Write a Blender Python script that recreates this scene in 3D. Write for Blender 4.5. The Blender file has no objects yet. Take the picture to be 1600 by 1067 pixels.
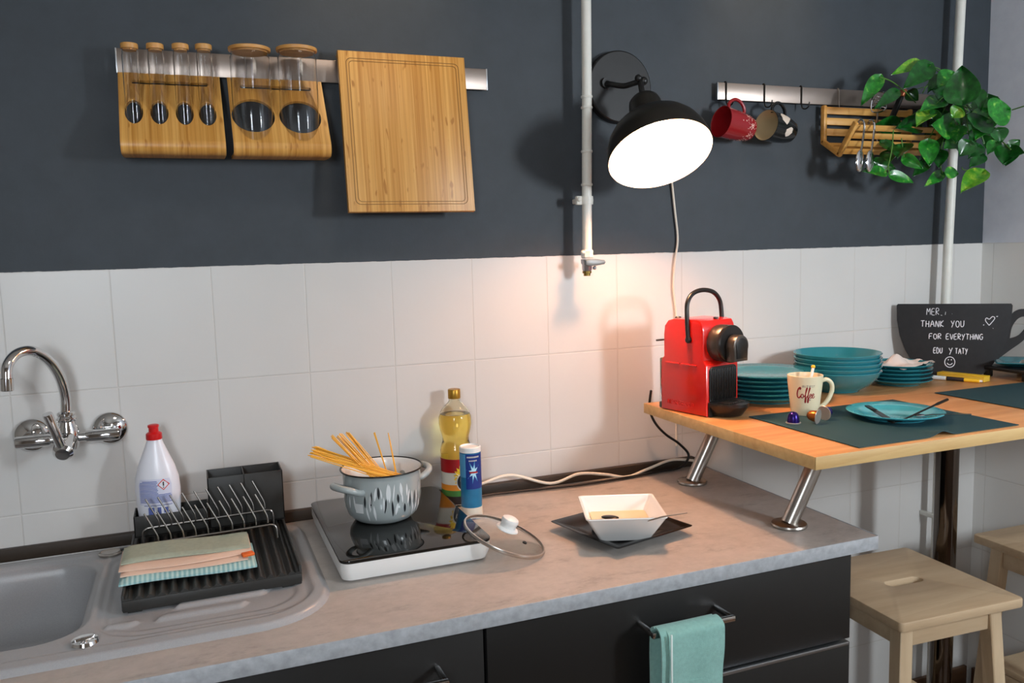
import bpy, bmesh, math, random
from mathutils import Matrix, Vector
random.seed(7)
PI = math.pi
S = bpy.context.scene
COL = S.collection

# ------------------------------------------------------------------ camera
cam_data = bpy.data.cameras.new('camera')
cam = bpy.data.objects.new('camera', cam_data); COL.objects.link(cam)
def cam_axes(a, b, c):
    F = Vector((math.sin(a)*math.cos(b), math.cos(a)*math.cos(b), math.sin(b)))
    R = Vector((math.cos(a), -math.sin(a), 0)); U = R.cross(F)
    return R*math.cos(c)+U*math.sin(c), -R*math.sin(c)+U*math.cos(c), F
R_, U_, F_ = cam_axes(.3715, -.1108, -.0266)
cam.matrix_world = Matrix(((R_.x, U_.x, -F_.x, .3511), (R_.y, U_.y, -F_.y, -1.9243), (R_.z, U_.z, -F_.z, 1.5094), (0, 0, 0, 1)))
cam_data.sensor_width = 36; cam_data.lens = 1292.28/1600*36
cam_data.clip_start = .02
S.camera = cam

# ------------------------------------------------------------------ light
world = bpy.data.worlds.new('world'); S.world = world; world.use_nodes = True
world.node_tree.nodes['Background'].inputs[0].default_value = (.8, .87, 1, 1)
world.node_tree.nodes['Background'].inputs[1].default_value = 3.0
def area(name, loc, target, size, sizey, power, col):
    d = bpy.data.lights.new(name, 'AREA'); d.shape = 'RECTANGLE'; d.size = size; d.size_y = sizey
    d.energy = power; d.color = col
    o = bpy.data.objects.new(name, d); COL.objects.link(o); o.location = loc
    o.rotation_euler = (Vector(target)-Vector(loc)).to_track_quat('-Z', 'Y').to_euler()
    return o
# daylight through the two windows in the wall behind the camera, and an added weak fill from the ceiling
area('window_daylight', (2.42, -2.44, 1.78), (1.9, 0, 1.4), .22, .40, 32, (.86, .94, 1))
area('window_daylight', (-.12, -2.44, 1.72), (.2, 0, 1.2), .30, .46, 16, (.86, .94, 1))
area('ceiling_fill_light', (.9, -1.1, 2.56), (.9, -1.1, 0), .4, .3, 3.5, (1, .9, .8))
for sx in (.78, 1.87):   # warm ceiling spots washing the top of the wall
    sd = bpy.data.lights.new('ceiling_spot_light', 'SPOT'); sd.energy = 9; sd.color = (1, .72, .45); sd.spot_size = 1.0; sd.spot_blend = 1; sd.shadow_soft_size = .03
    so_ = bpy.data.objects.new('ceiling_spot_light', sd); COL.objects.link(so_); so_.location = (sx, -.30, 2.55)
    so_.rotation_euler = (Vector((sx, 0, 2.12))-Vector((sx, -.30, 2.55))).to_track_quat('-Z', 'Y').to_euler()
S.view_settings.view_transform = 'Standard'; S.view_settings.look = 'None'
S.view_settings.exposure = 0.0; S.view_settings.gamma = 1.0
S.view_settings.use_curve_mapping = False

# ------------------------------------------------------------------ materials
def lin(h):
    if isinstance(h, tuple): return (*h, 1)
    h = h.lstrip('#'); v = [int(h[i:i+2], 16)/255 for i in (0, 2, 4)]
    return (*[(x/12.92 if x <= .04045 else ((x+.055)/1.055)**2.4) for x in v], 1)
class NT:
    def __init__(s, name):
        s.m = bpy.data.materials.new(name); s.m.use_nodes = True
        s.t = s.m.node_tree; s.b = s.t.nodes['Principled BSDF']
    def n(s, typ, **kw):
        x = s.t.nodes.new(typ)
        for k, v in kw.items(): setattr(x, k, v)
        return x
    def l(s, a, b): s.t.links.new(a, b)
    def coords(s, scale=(1, 1, 1), rot=(0, 0, 0), world=False):
        mp = s.n('ShaderNodeMapping'); mp.inputs['Scale'].default_value = scale; mp.inputs['Rotation'].default_value = rot
        if world: s.l(s.n('ShaderNodeNewGeometry').outputs['Position'], mp.inputs[0])
        else: s.l(s.n('ShaderNodeTexCoord').outputs['Object'], mp.inputs[0])
        return mp.outputs[0]
    def noise(s, vec, scale, detail=3, rough=.55):
        x = s.n('ShaderNodeTexNoise'); s.l(vec, x.inputs['Vector'])
        x.inputs['Scale'].default_value = scale; x.inputs['Detail'].default_value = detail; x.inputs['Roughness'].default_value = rough
        return x.outputs['Fac']
    def ramp(s, fac, stops):
        x = s.n('ShaderNodeValToRGB'); s.l(fac, x.inputs[0]); e = x.color_ramp.elements
        while len(e) < len(stops): e.new(.5)
        for el, (p, c) in zip(e, stops): el.position = p; el.color = lin(c)
        return x.outputs[0]
    def math(s, op, a, b=None):
        x = s.n('ShaderNodeMath', operation=op)
        for i, v in enumerate((a, b)):
            if v is None: continue
            if isinstance(v, (int, float)): x.inputs[i].default_value = v
            else: s.l(v, x.inputs[i])
        return x.outputs[0]
    def mix(s, fac, a, b, mode='MIX'):
        x = s.n('ShaderNodeMix', data_type='RGBA', blend_type=mode)
        if isinstance(fac, (int, float)): x.inputs[0].default_value = fac
        else: s.l(fac, x.inputs[0])
        for i, v in ((6, a), (7, b)):
            if isinstance(v, (str, tuple)): x.inputs[i].default_value = lin(v)
            else: s.l(v, x.inputs[i])
        return x.outputs[2]
    def bump(s, h, strength=.3, dist=.001):
        x = s.n('ShaderNodeBump'); x.inputs['Strength'].default_value = strength; x.inputs['Distance'].default_value = dist
        s.l(h, x.inputs['Height']); s.l(x.outputs[0], s.b.inputs['Normal'])
    def set(s, **kw):
        for k, v in kw.items(): s.b.inputs[k].default_value = v
def pm(name, col, rough=.5, metal=0, trans=0, ior=1.45, coat=0, var=0, vs=30, bump=0, bs=200, emit=None, spec=None, sheen=0, vscale=(1, 1, 1)):
    t = NT(name); c = lin(col)
    t.set(**{'Base Color': c, 'Roughness': rough, 'Metallic': metal, 'Transmission Weight': trans, 'IOR': ior, 'Coat Weight': coat})
    if spec is not None: t.set(**{'Specular IOR Level': spec})
    if sheen: t.set(**{'Sheen Weight': sheen})
    v = t.coords(vscale)
    if var:
        a = tuple(max(0, x*(1-var)) for x in c[:3]); b = tuple(min(1, x*(1+var)) for x in c[:3])
        t.l(t.ramp(t.noise(v, vs), [(.3, a), (.7, b)]), t.b.inputs['Base Color'])
    if bump: t.bump(t.noise(v, bs, 2), bump, .001)
    if emit: t.set(**{'Emission Color': lin(emit[0]), 'Emission Strength': emit[1]})
    return t.m
def wood(name, dark, mid, light, scale, strip=0, rough=.45, knots=None, bump=.1):
    """scale: stretch per axis (small along the grain)"""
    t = NT(name); v = t.coords(scale)
    g = t.noise(v, 1.0, 5, .6)
    c = t.ramp(g, [(.28, dark), (.5, mid), (.72, light)])
    if strip:
        w = t.n('ShaderNodeTexVoronoi', feature='F1'); w.inputs['Scale'].default_value = 1
        t.l(t.coords(tuple(x*strip for x in scale)), w.inputs['Vector'])
        sep = t.n('ShaderNodeSeparateColor'); t.l(w.outputs['Color'], sep.inputs[0])
        c = t.mix(.35, c, t.ramp(sep.outputs[0], [(0, dark), (1, light)]))
    if knots:
        k = t.noise(t.coords(knots), 1, 1)
        kk = t.ramp(k, [(.0, (0, 0, 0)), (.66, (0, 0, 0)), (.73, (1, 1, 1))])
        sp = t.n('ShaderNodeSeparateColor'); t.l(kk, sp.inputs[0])
        c = t.mix(t.math('MULTIPLY', sp.outputs[0], .8), c, dark)
    t.l(c, t.b.inputs['Base Color']); t.set(Roughness=rough)
    t.bump(g, bump, .0006)
    return t.m
M = {}
def wall_mat(name, axis, paint, paint2, tile, off, edge=1.49):
    t = NT(name)
    geo = t.n('ShaderNodeNewGeometry'); sp = t.n('ShaderNodeSeparateXYZ'); t.l(geo.outputs['Position'], sp.inputs[0])
    cb = t.n('ShaderNodeCombineXYZ')
    wob = t.math('MULTIPLY', t.math('SUBTRACT', t.noise(t.coords((9, 9, 9), world=True), 1, 2), .5), .0016)
    t.l(t.math('ADD', t.math('ADD', sp.outputs[axis], off), wob), cb.inputs[0]); t.l(t.math('ADD', sp.outputs[2], .01), cb.inputs[1])
    br = t.n('ShaderNodeTexBrick', offset=0, squash=1)
    t.l(cb.outputs[0], br.inputs['Vector'])
    for k, x in (('Scale', 1), ('Mortar Size', .0022), ('Mortar Smooth', .6), ('Brick Width', .2), ('Row Height', .25)): br.inputs[k].default_value = x
    n2 = t.noise(t.coords((3, 3, 3), world=True), 1, 2)
    tc = t.ramp(n2, [(.3, tile), (.7, tuple(min(1, x*1.06) for x in lin(tile)[:3]))])
    tilec = t.mix(t.math('MULTIPLY', br.outputs['Fac'], .35), tc, '#b9b2aa')
    pn = t.noise(t.coords((14, 14, 14), world=True), 1, 6, .65)
    pc = t.ramp(pn, [(.3, paint), (.7, paint2)])
    en = t.math('MULTIPLY', t.math('SUBTRACT', t.noise(t.coords((30, 30, 30), world=True), 1, 3), .5), .004)
    isT = t.math('LESS_THAN', t.math('ADD', sp.outputs[2], en), edge)
    t.l(t.mix(isT, pc, tilec), t.b.inputs['Base Color'])
    rr = t.n('ShaderNodeMix', data_type='FLOAT'); t.l(isT, rr.inputs[0]); rr.inputs[2].default_value = .62; rr.inputs[3].default_value = .36
    t.l(rr.outputs[0], t.b.inputs['Roughness'])
    # relief: grout grooves and gently wavy glaze on tiles, roller stipple on paint
    wav = t.math('MULTIPLY', t.noise(t.coords((22, 22, 22), world=True), 1, 3), .5)
    ht = t.math('SUBTRACT', wav, br.outputs['Fac'])
    hp = t.math('MULTIPLY', t.noise(t.coords((160, 160, 160), world=True), 1, 3), .35)
    hh = t.n('ShaderNodeMix', data_type='FLOAT'); t.l(isT, hh.inputs[0]); t.l(hp, hh.inputs[2]); t.l(ht, hh.inputs[3])
    t.bump(hh.outputs[0], .35, .0016)
    return t.m
M['wall_back'] = wall_mat('slate_paint_over_white_tiles', 0, '#2d343a', '#343b42', '#cbc9c6', 0)
M['wall_right'] = wall_mat('grey_plaster_over_white_tiles', 1, '#dadde8', '#e6e9f2', '#e4e3e0', .04)
M['plaster'] = pm('white_plaster', '#a29c94', .8, var=.03, vs=3)
M['ceiling'] = pm('white_ceiling', '#c4c0ba', .9)
M['floor'] = wood('brown_floor_boards', '#4a3728', '#6a4d38', '#80624a', (2, 22, 22), .3, .5)
def concrete():
    t = NT('grey_concrete_laminate'); v = t.coords()
    a = t.noise(v, 7, 10, .75); b = t.noise(v, 38, 5, .7); s = t.noise(t.coords((9, 24, 9)), 1, 6, .75)
    c = t.ramp(a, [(.28, '#857d77'), (.5, '#aaa29b'), (.72, '#c0b8b1')])
    c = t.mix(.4, c, t.ramp(b, [(.3, '#8b847f'), (.7, '#c2bab4')]))
    c = t.mix(.45, c, t.ramp(s, [(.30, '#6a635e'), (.44, '#aaa29b'), (.8, '#bab2ab')]))
    t.l(c, t.b.inputs['Base Color']); t.set(Roughness=.42)
    t.bump(b, .06, .001)
    return t.m
M['concrete'] = concrete()
M['concrete_edge'] = pm('grey_edge_band', '#a2a5a9', .45, var=.18, vs=60)
M['trim'] = pm('dark_trim_strip', '#32281f', .55, bump=.1, bs=300)
M['cabinet'] = pm('black_cabinet_front', '#1d1c1b', .42, bump=.05, bs=900)
M['steel'] = pm('brushed_steel', '#b9b3ac', .28, 1, vscale=(1, 1, 1))
M['rail_steel'] = pm('rail_steel', '#9a8d84', .38, 1)
M['chrome'] = pm('chrome', '#dcdcdc', .06, 1)
M['wire'] = pm('grey_steel_wire', '#8d8883', .3, 1)
M['dark_metal'] = pm('dark_metal', '#3a3836', .3, 1)
M['leg_chrome'] = pm('dark_chrome', '#6a625c', .1, 1)
M['sink'] = pm('grey_granite_sink', '#9b9b9d', .32, var=.06, vs=500, bump=.04, bs=700)
M['bamboo'] = wood('bamboo', '#a0661f', '#c98f40', '#e0ae62', (190, 3, 2.2), .3, .4, (90, 6, 26))
M['bamboo_x'] = wood('bamboo_lengthwise', '#ad742e', '#cf9648', '#e2b268', (2.2, 60, 60), .55, .4)
M['bamboo_lid'] = wood('bamboo_lid_wood', '#b0763a', '#c48b48', '#d6a45e', (3, 60, 60), .5, .45)
M['groove'] = pm('dark_groove', '#7a5524', .6)
M['glass'] = pm('clear_glass', '#ffffff', .0, 0, 1, 1.3)
M['lid_glass'] = pm('lid_glass', '#f4f6f4', .0, 0, 1, 1.12)
M['hob_glass'] = pm('black_hob_glass', '#0d0c0a', .045, spec=.55, ior=1.5)
M['white_plastic'] = pm('white_plastic', '#e9e9e7', .3)
M['black_plastic'] = pm('black_plastic', '#171717', .35)
M['rack_black'] = pm('charcoal_rack_plastic', '#2b2a28', .45, bump=.08, bs=700)
M['black_paint'] = pm('matt_black_paint', '#141313', .5)
M['lamp_shade'] = pm('black_lamp_enamel', '#17140f', .38)
M['shade_inside'] = pm('white_shade_lining', '#f4f2ee', .6)
M['pipe'] = pm('white_pipe_paint', '#dcdbd3', .4, var=.04, vs=40, bump=.1, bs=60)
M['oak'] = wood('oak_laminate', '#b67642', '#d3975c', '#e4b27c', (2.4, 34, 34), .3, .4)
M['oak_edge'] = wood('oak_edge_band', '#b98f58', '#cba870', '#d8b980', (5, 60, 60), .3, .5)
M['birch'] = wood('birch_stool', '#b59a7a', '#c8ae8d', '#d6c09f', (3, 26, 26), .35, .5)
M['birch_z'] = wood('birch_stool_leg', '#b59a7a', '#c8ae8d', '#d6c09f', (26, 26, 3), .35, .5)
M['red'] = pm('red_gloss_plastic', '#cf1a10', .22, coat=.4)
M['machine_black'] = pm('machine_black_plastic', '#1b1a19', .3)
M['machine_grey'] = pm('machine_gunmetal', '#5a5550', .3, .7)
M['teal'] = pm('teal_glaze', '#2a7e8b', .16, coat=.3)
M['teal_light'] = pm('light_teal_glaze', '#42a3b5', .16, coat=.3)
M['mat_teal'] = pm('dark_teal_placemat', '#1a3f47', .6, bump=.12, bs=500)
M['mug_cream'] = pm('cream_glaze', '#e2d5b4', .25)
M['print_red'] = pm('red_print', '#8e1b22', .5)
M['print_grey'] = pm('grey_print', '#8d857c', .6)
M['enamel_grey'] = pm('grey_enamel', '#a0a8a8', .18, coat=.3)
M['enamel_white'] = pm('white_enamel', '#e8e6e2', .2)
M['print_dark'] = pm('dark_print', '#23272b', .3)
M['print_white'] = pm('white_print', '#d6dadb', .3)
M['pasta'] = pm('dry_spaghetti', '#e9ad3a', .45)
M['oil'] = pm('sunflower_oil', '#fae488', .02, 0, 1, 1.38)
M['pet'] = pm('clear_bottle_plastic', '#fbf8ea', .02, 0, 1, 1.2)
M['gold'] = pm('gold_cap', '#a8802c', .35, .6)
M['label_red'] = pm('label_red', '#a3161a', .4)
M['label_white'] = pm('label_white', '#d9d4c6', .4)
M['label_green'] = pm('label_green', '#3f7a36', .4)
M['label_orange'] = pm('label_orange', '#e08a28', .4)
M['label_yellow'] = pm('label_yellow', '#f0c22c', .4)
M['label_black'] = pm('label_black', '#1d1c20', .4)
M['blue'] = pm('label_dark_blue', '#14307e', .4)
M['blue_light'] = pm('label_light_blue', '#4f97c4', .4)
M['blue_glow'] = pm('label_pale_blue', '#b8e4f4', .4)
M['can_blue'] = pm('can_teal_blue', '#1f6d96', .35, var=.1, vs=50)
M['soap_white'] = pm('white_bottle_plastic', '#e4e4ec', .28)
M['text_blue'] = pm('small_blue_text', '#5c6aa8', .5)
M['label_lilac'] = pm('back_label', '#d3d4e6', .4)
M['ghs_red'] = pm('hazard_red', '#d23a2c', .4)
M['cap_red'] = pm('red_cap', '#c81a1c', .3)
M['porcelain'] = pm('white_porcelain', '#efedea', .12, coat=.3)
M['black_glaze'] = pm('black_glaze', '#0a0909', .16, spec=.16)
M['cream_food'] = pm('creamy_soup', '#efe3b8', .3)
M['cable_white'] = pm('white_cable', '#e5dccd', .45)
M['cable_black'] = pm('black_cable', '#151414', .45)
M['towel'] = pm('aqua_towel', '#86b3aa', .9, bump=.7, bs=900, sheen=.3, var=.08, vs=150)
M['towel_white'] = pm('white_towel_print', '#d8e4de', .9, bump=.5, bs=900)
M['cloth_grey'] = pm('sage_cloth', '#a3aa98', .9, bump=.5, bs=900, var=.08, vs=120)
M['cloth_pink'] = pm('pale_pink_cloth', '#e3c2ad', .9, bump=.4, bs=800)
def striped():
    t = NT('blue_striped_cloth'); w = t.n('ShaderNodeTexWave', wave_type='BANDS', bands_direction='X')
    t.l(t.coords(), w.inputs['Vector']); w.inputs['Scale'].default_value = 38
    t.l(t.ramp(w.outputs['Fac'], [(.3, '#88b2b4'), (.7, '#b4cfcb')]), t.b.inputs['Base Color']); t.set(Roughness=.9)
    t.bump(w.outputs['Fac'], .4, .001); return t.m
M['cloth_blue'] = striped()
M['tag_orange'] = pm('orange_tag', '#e2641c', .6)
M['red_mug'] = pm('red_mug_glaze', '#931a20', .2, coat=.3)
M['red_mug_in'] = pm('dark_red_inside', '#8a141a', .25)
M['black_mug'] = pm('black_mug_glaze', '#131415', .18, coat=.3)
M['cream_in'] = pm('cream_inside', '#c9b58e', .3)
M['pale_print'] = pm('pale_print', '#e2b9ad', .5)
M['cow_print'] = pm('off_white_patch', '#d8cabb', .4)
M['board_black'] = pm('chalkboard', '#232325', .75, var=.12, vs=60, bump=.15, bs=500)
M['chalk'] = pm('chalk_pen', '#eceaf0', .8)
M['note_yellow'] = pm('yellow_notebook', '#d8b23c', .5)
M['pen_dark'] = pm('dark_pen', '#26242c', .4)
M['napkin'] = pm('paper_napkin', '#dccdc4', .85, bump=.2, bs=200)
M['pod_purple'] = pm('purple_foil', '#2a1468', .25, .6)
M['pod_brown'] = pm('copper_foil', '#a8672c', .3, .7)
M['pod_lid'] = pm('silver_foil', '#cfc6bc', .3, .7, bump=.3, bs=300)
M['copper'] = pm('copper_tip', '#b56a48', .4, .5)
M['valve_blue'] = pm('grey_blue_handle', '#66747a', .4, .4)
M['brass'] = pm('brass', '#8a7038', .4, .8)
M['zinc'] = pm('zinc', '#aeb4bc', .3, .9)
M['white_edge'] = pm('white_sealant', '#dadada', .5)
M['aluminium'] = pm('aluminium', '#b4b8bc', .35, 1)
M['terracotta'] = pm('dark_pot', '#2c2724', .6)
M['stem'] = pm('plant_stem', '#4c7a2c', .5)
def leaf_mat(name, a, b, c):
    t = NT(name); v = t.coords((60, 60, 60)); n = t.noise(v, 1, 3)
    t.l(t.ramp(n, [(.35, a), (.58, b), (.72, c)]), t.b.inputs['Base Color']); t.set(Roughness=.28); t.set(**{'Coat Weight': .2})
    return t.m
M['leaf0'] = leaf_mat('dark_green_leaf', '#0a3c10', '#125618', '#226c24')
M['leaf1'] = leaf_mat('green_leaf', '#17601b', '#268426', '#86bd4e')
M['leaf2'] = leaf_mat('yellow_green_leaf', '#3f8a22', '#6fa32c', '#c2c84e')
M['bulb'] = pm('glowing_bulb', '#fff4e0', .4, emit=('#ffe2bc', 40))

# ------------------------------------------------------------------ geometry
def rotM(rx=0, ry=0, rz=0): return Matrix.Rotation(rz, 4, 'Z') @ Matrix.Rotation(ry, 4, 'Y') @ Matrix.Rotation(rx, 4, 'X')
def T(x, y, z): return Matrix.Translation((x, y, z))
def along(p, d, hint=(0, 0, 1)):
    """matrix whose local z points along d at point p"""
    z = Vector(d).normalized(); h = Vector(hint)
    if abs(z.dot(h)) > .98: h = Vector((1, 0, 0))
    x = h.cross(z).normalized(); y = z.cross(x)
    return Matrix(((x.x, y.x, z.x, p[0]), (x.y, y.y, z.y, p[1]), (x.z, y.z, z.z, p[2]), (0, 0, 0, 1)))
def spline(pts, n=8):
    P = [Vector(p) for p in pts]; out = []
    for i in range(len(P)-1):
        a = P[max(i-1, 0)]; b = P[i]; c = P[i+1]; d = P[min(i+2, len(P)-1)]
        for k in range(n):
            t = k/n
            out.append(.5*((2*b)+(c-a)*t+(2*a-5*b+4*c-d)*t*t+(3*b-a-3*c+d)*t**3))
    out.append(P[-1]); return out
class G:
    def __init__(s): s.bm = bmesh.new()
    def add(s, verts, faces, Mx=None):
        vs = [s.bm.verts.new((Mx @ Vector(v)) if Mx else Vector(v)) for v in verts]
        for f in faces:
            try: s.bm.faces.new([vs[i] for i in f])
            except ValueError: pass
        return s
    def box(s, c, d, bev=0, Mx=None, seg=2, rz=0):
        b = bmesh.new(); bmesh.ops.create_cube(b, size=1)
        for v in b.verts: v.co = Vector((v.co.x*d[0], v.co.y*d[1], v.co.z*d[2]))
        if bev: bmesh.ops.bevel(b, geom=b.edges[:], offset=bev, segments=seg, profile=.5, affect='EDGES')
        m = T(*c) @ Matrix.Rotation(rz, 4, 'Z')
        if Mx: m = Mx @ m
        b.transform(m); s.merge(b); return s
    def merge(s, b):
        me = bpy.data.meshes.new('tmp'); b.to_mesh(me); b.free(); s.bm.from_mesh(me); bpy.data.meshes.remove(me)
    def lathe(s, prof, seg=40, Mx=None):
        vs = []; rings = []
        for r, z in prof:
            if r < 1e-6: rings.append([len(vs)]); vs.append((0, 0, z))
            else:
                rings.append(list(range(len(vs), len(vs)+seg)))
                vs += [(r*math.cos(2*PI*i/seg), r*math.sin(2*PI*i/seg), z) for i in range(seg)]
        fs = []
        for a, b in zip(rings, rings[1:]):
            for i in range(seg):
                j = (i+1) % seg
                if len(a) == 1 and len(b) == 1: continue
                if len(a) == 1: fs.append((a[0], b[j], b[i]))
                elif len(b) == 1: fs.append((a[i], a[j], b[0]))
                else: fs.append((a[i], a[j], b[j], b[i]))
        s.add(vs, fs, Mx); return s
    def cyl(s, p0, p1, r, r1=None, seg=24, bev=0):
        p0 = Vector(p0); p1 = Vector(p1); h = (p1-p0).length; r1 = r if r1 is None else r1
        b = bev
        pr = [(0, 0), (r-b, 0)] + ([(r, b), (r1, h-b)] if b else [(r, 0), (r1, h)][1:]) + ([(r1-b, h)] if b else []) + [(0, h)]
        s.lathe(pr, seg, along(p0, p1-p0)); return s
    def tube(s, pts, r, seg=10, closed=False, cap=True):
        P = [Vector(p) for p in pts]; n = len(P); rr = r if isinstance(r, (list, tuple)) else [r]*n
        vs = []; up = None
        for i in range(n):
            if closed: d = P[(i+1) % n]-P[i-1]
            else: d = P[min(i+1, n-1)]-P[max(i-1, 0)]
            d.normalize()
            if up is None:
                up = Vector((0, 0, 1)) if abs(d.z) < .9 else Vector((1, 0, 0))
            x = up.cross(d); 
            if x.length < 1e-5: x = d.orthogonal()
            x.normalize(); y = d.cross(x); up = y
            vs += [P[i]+(x*math.cos(2*PI*k/seg)+y*math.sin(2*PI*k/seg))*rr[i] for k in range(seg)]
        fs = []
        for i in range(n if closed else n-1):
            j = (i+1) % n
            for k in range(seg):
                l = (k+1) % seg; fs.append((i*seg+k, i*seg+l, j*seg+l, j*seg+k))
        if not closed and cap:
            fs.append(tuple(range(seg-1, -1, -1))); fs.append(tuple((n-1)*seg+k for k in range(seg)))
        s.add(vs, fs); return s
    def prism(s, outline, depth, Mx=None, holes=(), bev=0):
        """2D outline (xy) with holes, extruded from z=0 to depth"""
        b = bmesh.new(); edges = []
        for loop in (outline, *holes):
            v = [b.verts.new((p[0], p[1], 0)) for p in loop]
            edges += [b.edges.new((v[i], v[(i+1) % len(v)])) for i in range(len(v))]
        if holes: bmesh.ops.triangle_fill(b, use_beauty=True, use_dissolve=False, edges=edges)
        else: b.faces.new(b.verts[:])
        bmesh.ops.recalc_face_normals(b, faces=b.faces[:])
        ret = bmesh.ops.extrude_face_region(b, geom=b.faces[:])
        for v in ret['geom']:
            if isinstance(v, bmesh.types.BMVert): v.co.z += depth
        bmesh.ops.recalc_face_normals(b, faces=b.faces[:])
        if bev:
            es = [e for e in b.edges if len(e.link_faces) == 2 and e.calc_face_angle(0) > .9 and abs(e.verts[0].co.z-e.verts[1].co.z) < 1e-6]
            bmesh.ops.bevel(b, geom=es, offset=bev, segments=2, profile=.5, affect='EDGES')
        if Mx: b.transform(Mx)
        s.merge(b); return s
    def grid(s, fn, nu, nv, closeu=False):
        vs = [fn(i/(nu if closeu else nu-1), j/(nv-1)) for i in range(nu) for j in range(nv)]
        fs = []
        for i in range(nu if closeu else nu-1):
            k = (i+1) % nu
            for j in range(nv-1): fs.append((i*nv+j, k*nv+j, k*nv+j+1, i*nv+j+1))
        s.add(vs, fs); return s
    def sphere(s, c, r, sx=1, sy=1, sz=1, Mx=None, seg=20):
        b = bmesh.new(); bmesh.ops.create_uvsphere(b, u_segments=seg, v_segments=max(8, seg//2), radius=1)
        m = T(*c) @ Matrix.Diagonal((r*sx, r*sy, r*sz, 1))
        if Mx: m = Mx @ m
        b.transform(m); s.merge(b); return s
    def solidify(s, th):
        bmesh.ops.recalc_face_normals(s.bm, faces=s.bm.faces[:])
        bmesh.ops.solidify(s.bm, geom=s.bm.faces[:], thickness=th); return s
def sheet(g, fn, nu, nv, th):
    """thin closed cloth of the surface fn(u, v), th thick"""
    P = [[Vector(fn(i/(nu-1), j/(nv-1))) for j in range(nv)] for i in range(nu)]
    top = []; bot = []
    for i in range(nu):
        for j in range(nv):
            a = P[min(i+1, nu-1)][j]-P[max(i-1, 0)][j]; b = P[i][min(j+1, nv-1)]-P[i][max(j-1, 0)]
            n = a.cross(b); n = n.normalized() if n.length > 1e-12 else Vector((0, 0, 1))
            top.append(P[i][j]+n*th/2); bot.append(P[i][j]-n*th/2)
    N = nu*nv; fs = []
    for i in range(nu-1):
        for j in range(nv-1):
            a, b, c, d = i*nv+j, (i+1)*nv+j, (i+1)*nv+j+1, i*nv+j+1
            fs += [(a, b, c, d), (a+N, d+N, c+N, b+N)]
    for i in range(nu-1):
        for j in (0, nv-1): fs.append((i*nv+j, (i+1)*nv+j, (i+1)*nv+j+N, i*nv+j+N))
    for j in range(nv-1):
        for i in (0, nu-1): fs.append((i*nv+j, i*nv+j+1, i*nv+j+1+N, i*nv+j+N))
    g.add(top+bot, fs); return g
WM = {}
def link(o, parent=None, Wm=Matrix()):
    COL.objects.link(o)
    if parent is not None: o.parent = parent; WM[o.name] = WM[parent.name].copy()
    else: WM[o.name] = Wm.copy()
    return o
def meshify(g, name, mat, ang=35, recalc=True):
    if recalc: bmesh.ops.recalc_face_normals(g.bm, faces=g.bm.faces[:])
    me = bpy.data.meshes.new(name); g.bm.to_mesh(me); g.bm.free()
    for p in me.polygons: p.use_smooth = True
    me.set_sharp_from_angle(angle=math.radians(ang))
    for m in (mat if isinstance(mat, (list, tuple)) else [mat]): me.materials.append(M[m])
    return me
def tag(o, label, cat, group=None):
    o['label'] = label; o['category'] = cat
    if group: o['group'] = group
    return o
def thing(name, label, cat, loc=(0, 0, 0), rz=0, group=None):
    o = bpy.data.objects.new(name, None); o.empty_display_size = .05
    o.location = loc; o.rotation_euler = (0, 0, rz)
    link(o, None, T(*loc) @ Matrix.Rotation(rz, 4, 'Z'))
    return tag(o, label, cat, group)
def part(parent, name, g, mat, ang=35, world=False, label=None):
    if world: g.bm.transform(WM[parent.name].inverted())
    o = bpy.data.objects.new(name, meshify(g, name, mat, ang)); link(o, parent)
    if label: o['label'] = label
    return o
def solo(name, g, mat, label=None, cat=None, group=None, kind=None, ang=35, origin=None, recalc=True):
    """one-mesh top-level object, geometry given in world space"""
    if origin is None:
        vs = [v.co for v in g.bm.verts]
        origin = ((min(v.x for v in vs)+max(v.x for v in vs))/2, (min(v.y for v in vs)+max(v.y for v in vs))/2, min(v.z for v in vs))
    g.bm.transform(T(*origin).inverted())
    o = bpy.data.objects.new(name, meshify(g, name, mat, ang, recalc)); o.location = origin; link(o, None, T(*origin))
    if label: tag(o, label, cat, group)
    if kind: o['kind'] = kind
    return o
def dup(root, loc=None, rz=None, label=None, group=None):
    r = root.copy(); COL.objects.link(r)
    if loc: r.location = loc
    if rz is not None: r.rotation_euler = (0, 0, rz)
    if label: r['label'] = label
    if group: r['group'] = group
    for ch in list(root.children):
        c = ch.copy(); COL.objects.link(c); c.parent = r
        for g2 in list(ch.children):
            d = g2.copy(); COL.objects.link(d); d.parent = c
    return r
def rrect(x0, x1, y0, y1, r, n=6):
    if not isinstance(r, (list, tuple)): r = [r]*4
    out = []
    for (cx, cy, a, q) in ((x1-r[0], y1-r[0], 0, r[0]), (x0+r[1], y1-r[1], 90, r[1]), (x0+r[2], y0+r[2], 180, r[2]), (x1-r[3], y0+r[3], 270, r[3])):
        for k in range(n+1):
            t = math.radians(a+90*k/n); out.append((cx+q*math.cos(t), cy+q*math.sin(t)))
    return out
def ell(cx, cy, a, b, n=28): return [(cx+a*math.cos(2*PI*i/n), cy+b*math.sin(2*PI*i/n)) for i in range(n)]

# ------------------------------------------------------------------ setting
X0, X1, Y0, ZC = -1.3, 2.72, -2.5, 2.6
solo('wall_back', G().box(((X0+X1)/2, .05, ZC/2), (X1-X0+.2, .1, ZC)), 'wall_back', kind='structure')
solo('wall_right', G().box((X1+.05, Y0/2-.05, ZC/2), (.1, -Y0+.1, ZC)), 'wall_right', kind='structure')
solo('wall_left', G().box((X0-.05, Y0/2-.05, ZC/2), (.1, -Y0+.1, ZC)), 'plaster', kind='structure')
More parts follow.
